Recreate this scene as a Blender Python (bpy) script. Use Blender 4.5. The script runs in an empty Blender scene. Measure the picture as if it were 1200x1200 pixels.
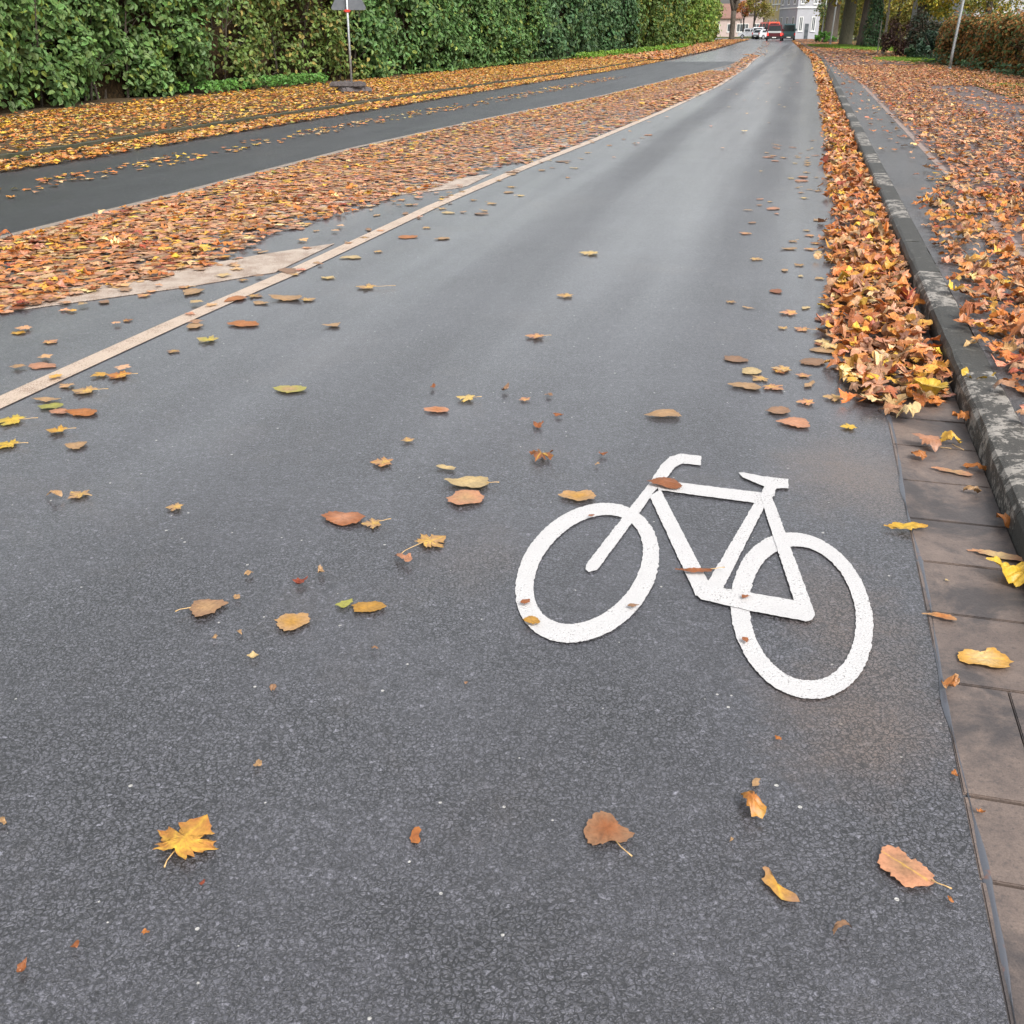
import bpy, bmesh, math, random
import numpy as np
from mathutils import Vector, Matrix
random.seed(7); RG = np.random.default_rng(11)
C = bpy.data.collections.new('place'); bpy.context.scene.collection.children.link(C)
R = math.radians
CAMH, F, HZ = 1.6, 1200.0, 33.0
PITCH = math.atan((600 - HZ) / F)

def G(px, py, z=0.0):
    """ground point seen at a photo pixel (1200 px photo), used to measure where things stand"""
    dx, dy = px - 600, 600 - py
    fy = F * math.cos(PITCH) + dy * math.sin(PITCH)
    fz = -F * math.sin(PITCH) + dy * math.cos(PITCH)
    t = (z - CAMH) / fz
    return dx * t, fy * t
def depth(Y): return Y * math.cos(PITCH) + CAMH * math.sin(PITCH)
def XA(px, Y): return (px - 600) * depth(Y) / F

# ------------------------------------------------------------------ object helpers
def link(o, parent=None):
    C.objects.link(o)
    if parent: o.parent = parent
    return o
def tag(o, label=None, cat=None, group=None, kind=None):
    if label: o['label'] = label
    if cat: o['category'] = cat
    if group: o['group'] = group
    if kind: o['kind'] = kind
    return o
def empty(name, loc, rz=0, **k):
    o = bpy.data.objects.new(name, None); o.empty_display_size = .2
    o.location = loc; o.rotation_euler = (0, 0, rz); link(o); tag(o, **k); return o
def npmesh(name, V, faces, mat, parent=None, col=None, smooth=False, uv=None):
    """V (N,3); faces (M,k) array with constant k"""
    V = np.asarray(V, dtype=np.float32); faces = np.asarray(faces, dtype=np.int32)
    me = bpy.data.meshes.new(name)
    n, k = faces.shape
    me.vertices.add(len(V)); me.vertices.foreach_set('co', V.ravel())
    me.loops.add(n * k); me.loops.foreach_set('vertex_index', faces.ravel())
    me.polygons.add(n); me.polygons.foreach_set('loop_start', np.arange(0, n * k, k, dtype=np.int32))
    me.polygons.foreach_set('use_smooth', np.full(n, smooth, dtype=bool))
    if col is not None:
        a = me.color_attributes.new('tint', 'FLOAT_COLOR', 'POINT')
        cc = np.ones((len(V), 4), dtype=np.float32); cc[:, :3] = col
        a.data.foreach_set('color', cc.ravel())
    me.update(calc_edges=True)
    me.materials.append(mat)
    return link(bpy.data.objects.new(name, me), parent)
def bmobj(name, bm, mat, parent=None, smooth=False):
    me = bpy.data.meshes.new(name)
    bmesh.ops.recalc_face_normals(bm, faces=bm.faces)
    bm.to_mesh(me); bm.free(); me.materials.append(mat)
    if smooth:
        for p in me.polygons: p.use_smooth = True
    return link(bpy.data.objects.new(name, me), parent)
def box(bm, x0, x1, y0, y1, z0, z1, bev=0):
    r = bmesh.ops.create_cube(bm, size=1)
    for v in r['verts']:
        v.co = Vector(((x0 + x1) / 2 + v.co.x * (x1 - x0), (y0 + y1) / 2 + v.co.y * (y1 - y0), (z0 + z1) / 2 + v.co.z * (z1 - z0)))
    if bev:
        es = list({e for v in r['verts'] for e in v.link_edges})
        bmesh.ops.bevel(bm, geom=es, offset=bev, segments=2, affect='EDGES')
def tube(bm, pts, rad, n=8, cap=True):
    pts = [Vector(p) for p in pts]; rings = []
    for i, p in enumerate(pts):
        d = (pts[min(i + 1, len(pts) - 1)] - pts[max(i - 1, 0)]).normalized()
        a = d.orthogonal().normalized() if abs(d.z) < .95 else Vector((1, 0, 0)); a = (a - d * a.dot(d)).normalized(); b = d.cross(a)
        r = rad[i] if hasattr(rad, '__len__') else rad
        rings.append([bm.verts.new(p + a * math.cos(t) * r + b * math.sin(t) * r) for t in [2 * math.pi * j / n for j in range(n)]])
    for i in range(len(rings) - 1):
        for j in range(n):
            bm.faces.new((rings[i][j], rings[i][(j + 1) % n], rings[i + 1][(j + 1) % n], rings[i + 1][j]))
    if cap:
        bm.faces.new(rings[0][::-1]); bm.faces.new(rings[-1])
def prism(bm, poly, z0, z1):
    """poly: xy outline, extruded z0..z1"""
    a = [bm.verts.new((x, y, z0)) for x, y in poly]; b = [bm.verts.new((x, y, z1)) for x, y in poly]
    bm.faces.new(a[::-1]); bm.faces.new(b); n = len(poly)
    for i in range(n): bm.faces.new((a[i], a[(i + 1) % n], b[(i + 1) % n], b[i]))

# ------------------------------------------------------------------ materials
class NT:
    def __init__(s, name):
        s.m = bpy.data.materials.new(name); s.m.use_nodes = True; s.t = s.m.node_tree
        s.b = s.t.nodes['Principled BSDF']; s.out = s.t.nodes['Material Output']
    def n(s, typ, **k):
        o = s.t.nodes.new(typ)
        for a, v in k.items():
            if a.startswith('i_'): o.inputs[a[2:]].default_value = v
            else: setattr(o, a, v)
        return o
    def l(s, a, b): s.t.links.new(a, b)
    def coord(s, kind='Object', scale=1.0, rot=0):
        tc = s.n('ShaderNodeTexCoord'); mp = s.n('ShaderNodeMapping')
        if rot and hasattr(scale, '__len__'):      # turn first, then stretch along the road
            m0 = s.n('ShaderNodeMapping'); m0.inputs['Rotation'].default_value = (0, 0, rot); s.l(tc.outputs[kind], m0.inputs['Vector'])
            mp.inputs['Scale'].default_value = scale; s.l(m0.outputs[0], mp.inputs['Vector']); return mp.outputs[0]
        mp.inputs['Scale'].default_value = (scale,) * 3 if not hasattr(scale, '__len__') else scale
        mp.inputs['Rotation'].default_value = (0, 0, rot)
        s.l(tc.outputs[kind], mp.inputs['Vector']); return mp.outputs[0]
    def noise(s, vec, scale, detail=3, rough=.55, dist=0):
        o = s.n('ShaderNodeTexNoise'); o.inputs['Scale'].default_value = scale; o.inputs['Detail'].default_value = detail
        o.inputs['Roughness'].default_value = rough; o.inputs['Distortion'].default_value = dist
        s.l(vec, o.inputs['Vector']); return o.outputs['Fac']
    def vor(s, vec, scale, feature='F1', out='Distance', rnd=1):
        o = s.n('ShaderNodeTexVoronoi', feature=feature); o.inputs['Scale'].default_value = scale
        o.inputs['Randomness'].default_value = rnd
        s.l(vec, o.inputs['Vector']); return o.outputs[out]
    def ramp(s, fac, stops):
        o = s.n('ShaderNodeValToRGB'); cr = o.color_ramp
        while len(cr.elements) < len(stops): cr.elements.new(.5)
        for e, (p, c) in zip(cr.elements, stops):
            e.position = p; e.color = (c, c, c, 1) if not hasattr(c, '__len__') else tuple(c) + (1,)
        s.l(fac, o.inputs[0]); return o.outputs[0]
    def math(s, op, a, b=0.0, clamp=False):
        o = s.n('ShaderNodeMath', operation=op); o.use_clamp = clamp
        for i, v in enumerate((a, b)):
            if isinstance(v, (int, float)): o.inputs[i].default_value = v
            else: s.l(v, o.inputs[i])
        return o.outputs[0]
    def mix(s, fac, a, b, blend='MIX'):
        o = s.n('ShaderNodeMix', data_type='RGBA', blend_type=blend)
        for i, v in ((0, fac), (6, a), (7, b)):
            if isinstance(v, (int, float)): o.inputs[i].default_value = v
            elif isinstance(v, tuple): o.inputs[i].default_value = v + (1,)
            else: s.l(v, o.inputs[i])
        return o.outputs[2]
    def bump(s, h, strength=.5, dist=.01):
        o = s.n('ShaderNodeBump'); o.inputs['Strength'].default_value = strength; o.inputs['Distance'].default_value = dist
        s.l(h, o.inputs['Height']); s.l(o.outputs[0], s.b.inputs['Normal'])
    def set(s, base=None, rough=None, spec=None, metal=None):
        for k, v in (('Base Color', base), ('Roughness', rough), ('Specular IOR Level', spec), ('Metallic', metal)):
            if v is None: continue
            if isinstance(v, tuple): s.b.inputs[k].default_value = v + (1,)
            elif isinstance(v, (int, float)): s.b.inputs[k].default_value = v
            else: s.l(v, s.b.inputs[k])
        return s.m

def mottled(name, c1, c2, scale=8, rough=.6, spec=.5, bump=.0, metal=0, dist=.01):
    t = NT(name); v = t.coord(); f = t.noise(v, scale, 5, .65)
    t.set(t.mix(t.ramp(f, [(.35, 0.), (.65, 1.)]), c1, c2), rough, spec, metal)
    if bump: t.bump(f, bump, dist)
    return t.m
ROT = math.atan(.262)
mudspots = ((1010, 560, .40, .50, 1.1), (1000, 740, .24, .6, .75), (1000, 850, .28, .34, .9), (560, 650, .25, .3, .3))
def asphalt(name, c_hi, c_lo, tracks=True, coarse=1.0, spec=.5, coat=.35, mudk=.5):
    t = NT(name); v = t.coord()
    vw = t.n('ShaderNodeVectorMath', operation='ADD'); nz = t.n('ShaderNodeTexNoise'); nz.inputs['Scale'].default_value = 70; nz.inputs['Detail'].default_value = 2
    t.l(v, nz.inputs['Vector']); sc = t.n('ShaderNodeVectorMath', operation='SCALE'); sc.inputs['Scale'].default_value = .012
    t.l(nz.outputs['Color'], sc.inputs[0]); t.l(v, vw.inputs[0]); t.l(sc.outputs[0], vw.inputs[1]); vv = vw.outputs[0]
    d1 = t.vor(vv, 78 * coarse, 'DISTANCE_TO_EDGE'); d2 = t.vor(vv, 150 * coarse, 'DISTANCE_TO_EDGE')
    patch = t.ramp(t.noise(v, 1.3, 5, .65), [(.42, 0.), (.60, 1.)])
    e1 = t.ramp(d1, [(.0, 0.), (.08, .1), (.17, 1.)]); e2 = t.ramp(d2, [(0., .1), (.10, .75), (.2, 1.)])
    keep1 = t.ramp(t.noise(v, 75, 3, .6), [(.50, 1.), (.60, 0.)])      # crevices open only here and there
    keep2 = t.ramp(t.noise(v, 110, 3, .6), [(.45, .9), (.58, 0.)])
    e1 = t.math('MAXIMUM', e1, t.math('SUBTRACT', 1, keep1)); e2 = t.math('MAXIMUM', e2, t.math('SUBTRACT', 1, keep2))
    e1 = t.math('MAXIMUM', e1, t.math('MULTIPLY', t.math('SUBTRACT', 1, patch), .55))
    e = t.math('MULTIPLY', e1, e2)
    spk = t.ramp(t.noise(v, 330, 3, .75), [(.32, .55), (.50, 1.), (.70, 1.45)])
    med = t.ramp(t.noise(v, 6, 5, .7), [(.30, .88), (.70, 1.1)])
    col = t.mix(e, c_lo, c_hi)
    col = t.mix(.8, col, spk, 'MULTIPLY'); col = t.mix(1.0, col, med, 'MULTIPLY')
    col = t.mix(1.0, col, t.ramp(t.noise(v, 52, 4, .8), [(.33, .58), (.46, .95), (.56, 1.02), (.68, 1.5)]), 'MULTIPLY')
    col = t.mix(1.0, col, t.ramp(t.noise(v, 24, 3, .8), [(.34, .78), (.48, 1.), (.54, 1.), (.66, 1.28)]), 'MULTIPLY')
    cs = t.n('ShaderNodeSeparateColor'); t.l(t.vor(vv, 78 * coarse, 'F1', 'Color'), cs.inputs[0])
    col = t.mix(.9, col, t.ramp(cs.outputs[0], [(0., .80), (.6, 1.), (.93, 1.15), (1., 1.7)]), 'MULTIPLY')
    c2 = t.n('ShaderNodeSeparateColor'); t.l(t.vor(vv, 150 * coarse, 'F1', 'Color'), c2.inputs[0])
    col = t.mix(.9, col, t.ramp(c2.outputs[0], [(0., .72), (.5, 1.), (1., 1.3)]), 'MULTIPLY')
    chip = t.vor(v, 55, 'F1'); chipc = t.n('ShaderNodeSeparateColor'); t.l(t.vor(v, 55, 'F1', 'Color'), chipc.inputs[0])
    isch = t.math('MULTIPLY', t.math('GREATER_THAN', chipc.outputs[0], .985), t.math('LESS_THAN', chip, t.math('MULTIPLY', chipc.outputs[1], .30)))
    col = t.mix(isch, col, (.40, .39, .37))
    mud = t.math('MULTIPLY', t.ramp(t.noise(v, .75, 6, .72, .5), [(.54, 0.), (.70, 1.)]), mudk)
    col = t.mix(mud, col, t.mix(e2, (.05, .04, .035), (.125, .10, .085)))
    for (px, py, rx, ry, k) in (mudspots if tracks else ()):
        gx, gy = G(px, py); gx += .25; gy += .25; mp = t.n('ShaderNodeMapping'); mp.inputs['Location'].default_value = (-gx / rx, -gy / ry, 0); mp.inputs['Scale'].default_value = (1 / rx, 1 / ry, 0)
        wv = t.n('ShaderNodeVectorMath', operation='ADD'); nn = t.n('ShaderNodeTexNoise'); nn.inputs['Scale'].default_value = 5.5; nn.inputs['Detail'].default_value = 7; nn.inputs['Roughness'].default_value = .65; t.l(v, nn.inputs['Vector'])
        s2 = t.n('ShaderNodeVectorMath', operation='SCALE'); s2.inputs['Scale'].default_value = .5; t.l(nn.outputs['Color'], s2.inputs[0]); t.l(v, wv.inputs[0]); t.l(s2.outputs[0], wv.inputs[1])
        t.l(wv.outputs[0], mp.inputs['Vector']); ln = t.n('ShaderNodeVectorMath', operation='LENGTH'); t.l(mp.outputs[0], ln.inputs[0])
        col = t.mix(t.math('MULTIPLY', t.ramp(ln.outputs['Value'], [(.2, 1.), (1., 0.)]), t.math('MULTIPLY', t.math('ADD', t.noise(v, 30, 4, .7), .3), k)), col, t.mix(e, (.03, .022, .018), (.150, .108, .088)))
    wet = t.ramp(t.noise(t.coord(scale=(1.5, .10, 1), rot=ROT), 1.7, 6, .6, .1), [(.25, .15), (.75, .9)])
    rough = t.ramp(wet, [(0., .50), (1., .36)])
    if tracks:
        vr = t.coord(rot=ROT)
        sx = t.n('ShaderNodeSeparateXYZ'); t.l(vr, sx.inputs[0])
        wob = t.math('MULTIPLY', t.math('SUBTRACT', t.noise(t.coord(scale=.08), 1, 2), .5), .5)
        u = t.math('ADD', sx.outputs[0], wob)
        def band(c, w):
            a = t.math('ABSOLUTE', t.math('SUBTRACT', u, c))
            return t.ramp(t.math('DIVIDE', a, w), [(0., .9), (.4, .75), (1., 0.)])
        b = t.math('MAXIMUM', band(-.33, .42), band(-1.9, .42))
        b = t.math('MULTIPLY', b, t.ramp(t.noise(t.coord(scale=(1.4, .10, 1), rot=ROT), 2, 4), [(.3, .75), (.6, 1.)]))
        far = t.ramp(t.math('DIVIDE', sx.outputs[1], 30.0), [(.12, .35), (.5, 1.)])
        b = t.math('MULTIPLY', b, far)
        col = t.mix(t.math('MULTIPLY', b, .35), col, (.040, .041, .045))
        rough = t.math('ADD', rough, t.math('MULTIPLY', b, .10))
        cw = t.math('MULTIPLY', t.math('SUBTRACT', 1, t.math('MULTIPLY', b, .75)), t.math('ADD', t.math('MULTIPLY', wet, coat * .6), coat * .6))
    else: cw = t.math('MULTIPLY', wet, coat)
    t.set(col, rough, spec)
    t.l(cw, t.b.inputs['Coat Weight']); t.b.inputs['Coat Roughness'].default_value = .24
    h = t.math('ADD', t.math('MULTIPLY', e, .8), t.math('MULTIPLY', spk, .25))
    h = t.math('ADD', h, t.math('MULTIPLY', med, .8))
    t.bump(h, .7, .004)
    return t.m
M = {}
M['road'] = asphalt('worn_wet_asphalt', (.092, .091, .107), (.007, .007, .008), True, 1.0, .6, .95, .25)
M['newroad'] = asphalt('dark_asphalt', (.060, .062, .068), (.012, .012, .013), False, 1.2, .4, .2, .1)
M['path'] = asphalt('path_asphalt', (.105, .102, .108), (.03, .03, .032), False, 1.0, .5, .5)
M['earth'] = mottled('earth', (.05, .037, .022), (.09, .06, .03), 6, .9, .2, .5)
def paint(name, c, wear, wearc=(.12, .11, .105)):
    t = NT(name); v = t.coord()
    n1 = t.noise(v, 160, 4, .7); n2 = t.noise(v, 7, 4, .6)
    holes = t.ramp(t.math('ADD', n1, t.math('MULTIPLY', n2, .35)), [(wear, 1.), (wear + .035, 0.)])
    base = t.mix(t.ramp(n2, [(.3, 0.), (.7, 1.)]), c, tuple(x * .9 for x in c))
    base = t.mix(t.ramp(t.vor(v, 85, 'DISTANCE_TO_EDGE'), [(0., 1.), (.03, 0.)]), base, tuple(x * .8 for x in c))
    t.set(t.mix(holes, base, wearc), .5, .4)
    t.bump(t.math('ADD', t.vor(v, 85, 'DISTANCE_TO_EDGE'), t.math('MULTIPLY', n1, 1.2)), .7, .003)
    return t.m
M['white'] = paint('white_road_paint', (.51, .50, .50), .52)
M['line'] = paint('stained_line_paint', (.50, .40, .32), .60, (.22, .15, .11))
M['bar'] = paint('hatch_paint', (.52, .44, .37), .66, (.22, .15, .11))
M['line2'] = paint('dull_line_paint', (.27, .225, .185), .60, (.16, .12, .1))
def slab_mat(name, c1, c2, c3):
    t = NT(name); v = t.coord(); a = t.noise(v, 5, 6, .7); b = t.noise(v, 90, 3)
    col = t.mix(t.ramp(a, [(.35, 0.), (.6, 1.)]), c1, c2)
    col = t.mix(t.ramp(t.noise(v, 2.2, 5, .7, .6), [(.46, 0.), (.58, .85)]), col, c3)
    col = t.mix(.7, col, t.ramp(t.noise(v, 240, 3, .7), [(.3, .6), (.5, 1.), (.7, 1.35)]), 'MULTIPLY')
    col = t.mix(t.ramp(b, [(.3, .5), (.45, 0.)]), col, c3)
    t.set(col, t.ramp(a, [(.3, .35), (.7, .6)]), .5); t.bump(t.math('ADD', b, a), .35, .004); return t.m
M['slab'] = slab_mat('gutter_slab', (.180, .136, .113), (.115, .089, .078), (.045, .040, .041))
M['joint'] = mottled('joint_dirt', (.02, .016, .013), (.06, .038, .025), 40, .8, .2, .3)
def kerb_mat(name, c1, c2, thr):
    t = NT(name); v = t.coord(); a = t.noise(v, 9, 8, .75, .4); b = t.noise(v, 60, 4, .7)
    col = t.mix(t.ramp(t.math('ADD', a, t.math('MULTIPLY', b, .3)), [(thr, 0.), (thr + .06, 1.)]), c1, c2)
    t.set(col, .6, .4); t.bump(t.math('ADD', a, b), .6, .008); return t.m
M['kerbd'] = kerb_mat('dark_wet_kerb', (.045, .044, .040), (.10, .10, .09), .72)
M['kerbl'] = kerb_mat('whitewashed_kerb', (.055, .052, .047), (.27, .25, .225), .64)
M['metal'] = mottled('galvanised', (.36, .38, .39), (.48, .49, .50), 20, .45, .5, 0, .7)
M['signback'] = mottled('grey_sign_back', (.10, .11, .125), (.13, .14, .155), 10, .5, .5)
M['red'] = mottled('red_plastic', (.5, .03, .02), (.55, .05, .03), 10, .4)
M['rubber'] = mottled('recycled_rubber', (.08, .07, .07), (.15, .13, .13), 14, .7, .4, .5)
def bark(name, a, b):
    t = NT(name); v = t.coord(scale=(6, 6, 1.2)); n = t.noise(v, 3, 6, .7, .8)
    t.set(t.mix(t.ramp(n, [(.35, 0.), (.65, 1.)]), a, b), .85, .25); t.bump(n, .8, .05); return t.m
M['bark'] = bark('tree_bark', (.045, .036, .028), (.12, .10, .08))
M['barkg'] = bark('mossy_bark', (.05, .052, .03), (.13, .12, .085))
M['barkp'] = bark('pale_bark', (.16, .14, .12), (.34, .31, .27))
M['core_dark'] = mottled('hedge_core_dark', (.018, .014, .009), (.07, .045, .022), 18, .9, .1, .8, 0, .05)  # dark brown of the added hedge core, inner shade put into the colour
def leafmat(name, trans, rough=.45, vary=.5, spec=.4):
    t = NT(name); at = t.n('ShaderNodeAttribute'); at.attribute_name = 'tint'
    v = t.coord(); n = t.noise(v, 70, 5, .75)
    col = t.mix(vary, at.outputs['Color'], t.ramp(n, [(.25, .45), (.5, 1.), (.75, 1.35)]), 'MULTIPLY')
    t.set(col, rough, spec)
    tr = t.n('ShaderNodeBsdfTranslucent'); t.l(col, tr.inputs[0])
    mx = t.n('ShaderNodeMixShader'); mx.inputs[0].default_value = trans
    t.l(t.b.outputs[0], mx.inputs[1]); t.l(tr.outputs[0], mx.inputs[2]); t.l(mx.outputs[0], t.out.inputs[0])
    return t.m
M['leaf'] = leafmat('fallen_leaf', .12, .42, .8)
M['foliage'] = leafmat('green_foliage', .25, .5, .25, .3)
M['stalk'] = mottled('leaf_stalk', (.42, .26, .10), (.55, .36, .16), 30, .5)

# ------------------------------------------------------------------ the lines of the street (x as a function of y)
def PL(pts):
    ys = [p[0] for p in pts]; xs = [p[1] for p in pts]
    return lambda y: np.interp(y, ys, xs)
KERB = PL([(-6, -.67), (42, 11.9), (62.7, 17.2), (106, 27.4), (155, 38.9), (260, 63)])
LINE = PL([(-4, -4.8), (4.68, -2.46), (6.17, -2.05), (7.54, -1.63), (10.59, -.82), (13.48, .05), (17.04, 1.2), (22.97, 3.04), (34.3, 6.34), (50, 10.4), (62.7, 13.45), (72, 15.9)])
MEDL = PL([(-4, -7.8), (8.83, -4.36), (11.3, -3.65), (15.8, -2.45), (21.4, -.55), (28.6, 2.2), (40.45, 6.1), (51.4, 9.75), (66, 14.3)])
VERG = PL([(-4, -10.9), (12.74, -6.3), (14.7, -5.6), (19, -4.4), (24, -2.8), (34.8, .5), (47, 4.5), (66, 9.9), (90, 16.2), (137, 27.6), (170, 36)])
HEDG = PL([(4, -14.8), (21, -10.0), (25, -9.0), (30, -7.3), (37, -4.7), (55, 1.2), (86, 11.0), (130, 22.4), (167, 31)])
def strip(name, fa, fb, ys, z, mat, nx=1, **k):
    V = []; Q = []
    for y in ys:
        a, b = float(fa(y)), float(fb(y))
        for i in range(nx + 1): V.append((a + (b - a) * i / nx, y, z))
    w = nx + 1
    for j in range(len(ys) - 1):
        for i in range(nx): Q.append((j * w + i, j * w + i + 1, (j + 1) * w + i + 1, (j + 1) * w + i))
    o = npmesh(name, V, Q, mat); tag(o, **k); return o
YS = sorted(set(list(np.arange(-4, 20, 1.)) + list(np.arange(20, 171, 3.)) + [171]))
off = lambda f, d: (lambda y: f(y) + d)
tg = NT('ground_grass'); v = tg.coord()
gcol = tg.mix(tg.ramp(tg.noise(v, 3, 6, .7), [(.4, 0.), (.6, 1.)]), (.06, .10, .02), (.10, .075, .035))
M['grassy'] = tg.set(gcol, .9, .2); tg.bump(tg.noise(v, 40, 4), .8, .03)
npmesh('ground', [(-900, -60, -.06), (900, -60, -.06), (900, 1400, -.06), (-900, 1400, -.06)], [(0, 1, 2, 3)], M['grassy'])['kind'] = 'structure'
strip('road', off(VERG, -.85), off(KERB, -.33), YS, 0, M['road'], kind='structure')
strip('dark_lane', off(VERG, -.84), MEDL, [y for y in YS if y < 60], .004, M['newroad'], kind='structure')
strip('verge', lambda y: -70 + 0 * y, off(VERG, -1.0), YS, .09, M['earth'], kind='structure')
strip('pavement', off(KERB, .165), off(KERB, .80), YS, .12, M['path'], kind='structure')
tp = NT('paving_blocks'); v = tp.coord(rot=ROT)
br = tp.n('ShaderNodeTexBrick'); tp.l(v, br.inputs['Vector']); br.inputs['Scale'].default_value = 1
br.inputs['Brick Width'].default_value = .2; br.inputs['Row Height'].default_value = .1; br.inputs['Mortar Size'].default_value = .006
for i, c in ((1, (.11, .075, .07)), (2, (.085, .06, .062)), (3, (.03, .025, .022))): br.inputs[i].default_value = c + (1,)
M['paving'] = tp.set(tp.mix(tp.ramp(tp.noise(v, 4, 5, .7), [(.4, 0.), (.7, .5)]), br.outputs['Color'], (.14, .09, .075)), .45, .5)
tp.bump(tp.math('SUBTRACT', 1, br.outputs['Fac']), .5, .004)
strip('edging', off(KERB, .80), off(KERB, .88), YS, .123, mottled('edging', (.20, .15, .13), (.27, .20, .17), 9, .6), kind='structure')
strip('footpath', off(KERB, .88), off(KERB, 4.0), YS, .12, M['paving'], kind='structure')
strip('lawn', off(KERB, 4.0), lambda y: 120 + 0 * y, YS, .128, M['grassy'], kind='structure')
M['sideroad'] = mottled('pale_far_asphalt', (.13, .13, .135), (.17, .17, .17), 3, .5, .5)
npmesh('cross_road', [(-40, 169, -.005), (140, 171, -.005), (140, 196, -.005), (-40, 196, -.005)], [(0, 1, 2, 3)], M['sideroad'])['kind'] = 'structure'

# gutter of slabs and kerb stones (ROT frame built along KERB)
bm = bmesh.new(); bmj = bmesh.new()
y = -2.2; k = 0
seams = [1.17, 1.62, 2.03, 2.52, 2.98, 3.42, 3.79, 4.27]
ys = [-2.2, -1.7, -1.2, -.7, -.2, .25, .7] + [G(1150, 1070)[1], G(1140, 963)[1], G(1112, 822)[1] + .0, G(1096, 735)[1], G(1085, 672)[1], G(1073, 620)[1], G(1060, 573)[1], G(1056, 530)[1], G(1048, 497)[1]]
while ys[-1] < 60: ys.append(ys[-1] + .35)
for i in range(len(ys) - 1):
    a, b = ys[i] + .004, ys[i + 1] - .004
    xa, xb = float(KERB(a)), float(KERB(b))
    jz = RG.uniform(-.001, .0015)
    cuts = [(.325, .003)] if i != 8 else [(.325, .1635), (.1605, .003)]
    for o0, o1 in cuts:
        # slab ends run square to the kerb
        s = .262
        poly = [(xa - o0, a + o0 * s), (xa - o1, a + o1 * s), (xb - o1, b + o1 * s), (xb - o0, b + o0 * s)]
        prism(bm, poly, -.04, .004 + jz)
bmesh.ops.bevel(bm, geom=[e for e in bm.edges if min(v.co.z for v in e.verts) > -.01], offset=.003, segments=2, affect='EDGES')
tag(bmobj('gutter', bm, M['slab']), kind='structure')
tag(strip('gutter_bed', off(KERB, -.335), off(KERB, .02), YS, -.008, M['joint']), kind='structure')
t = NT('tar_seam'); v = t.coord(); t.set(t.mix(t.ramp(t.noise(v, 14, 4), [(.60, 0.), (.68, 1.)]), (.075, .08, .095), (.15, .07, .045)), .3, .6); t.bump(t.noise(v, 60), .4, .004)
V = []; Q = []
yy = np.arange(-1, 12, .04)
for i, y_ in enumerate(yy):
    w = .007 + .004 * math.sin(y_ * 9) + .003 * math.sin(y_ * 23 + 1); cx = float(KERB(y_)) - .337 + .006 * math.sin(y_ * 5)
    V += [(cx - w, y_, .0015), (cx, y_, .007), (cx + w * .8, y_, .0025)]
for i in range(len(yy) - 1):
    for j in range(2): Q.append((3 * i + j, 3 * i + j + 1, 3 * i + 4 + j, 3 * i + 3 + j))
tag(npmesh('seam', V, Q, t.m, smooth=True), kind='structure')

kd = bmesh.new(); kl = bmesh.new()
y = -3.0; i = 0
starts = [-3, -1.5, 0, 1.2, 2.96, 4.75, 5.1]
def kerbstone(bm, a, b, soft):
    s = .262; n = 6; rings = []
    prof = [(0, -.1), (0, .085), (.012, .112), (.03, .121), (.085, .124), (.145, .123), (.158, .117), (.16, -.05)]
    for j in range(n + 1):
        y_ = a + (b - a) * j / n
        ring = []
        for (o, z) in prof:
            jx = RG.normal(0, soft) if z > 0 else 0; jz = RG.normal(0, soft) if z > 0 else 0
            x_ = float(KERB(y_)) + o
            ring.append(bm.verts.new((x_ + jx, y_ - o * s, z + jz)))
        rings.append(ring)
    for j in range(n):
        for q in range(len(prof) - 1):
            bm.faces.new((rings[j][q], rings[j][q + 1], rings[j + 1][q + 1], rings[j + 1][q]))
    bm.faces.new(rings[0]); bm.faces.new(rings[-1][::-1])
edges = [-3, -2, -1, 0, 1, 2.0, 3.17, 4.72, 5.95, 6.95, 8.0, 9.1, 10.1, 11.1]
while edges[-1] < 166: edges.append(edges[-1] + 1.0)
light = {6, 8, 11, 13, 15, 17, 18, 20, 22, 25, 28, 32}
for j in range(len(edges) - 1):
    kerbstone(kl if j in light else kd, edges[j] + .004, edges[j + 1] - .004, .0025 if edges[j] < 8 else .001)
tag(bmobj('kerb', kd, M['kerbd'], smooth=False), kind='structure')
tag(bmobj('kerb', kl, M['kerbl'], smooth=False), kind='structure')
bm = bmesh.new()
yy = list(np.arange(-3, 168, 1.0))
for j in range(len(yy) - 1):
    a, b = yy[j] + .004, yy[j + 1] - .004
    xa, xb = float(VERG(a)) - .86, float(VERG(b)) - .86
    prism(bm, [(xa - .14, a), (xa, a), (xb, b), (xb - .14, b)], -.05, .094)
M['mosskerb'] = mottled('mossy_kerb', (.035, .04, .022), (.075, .07, .05), 5, .8, .3, .5)
tag(bmobj('kerb', bm, M['mosskerb']), kind='structure')

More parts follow.
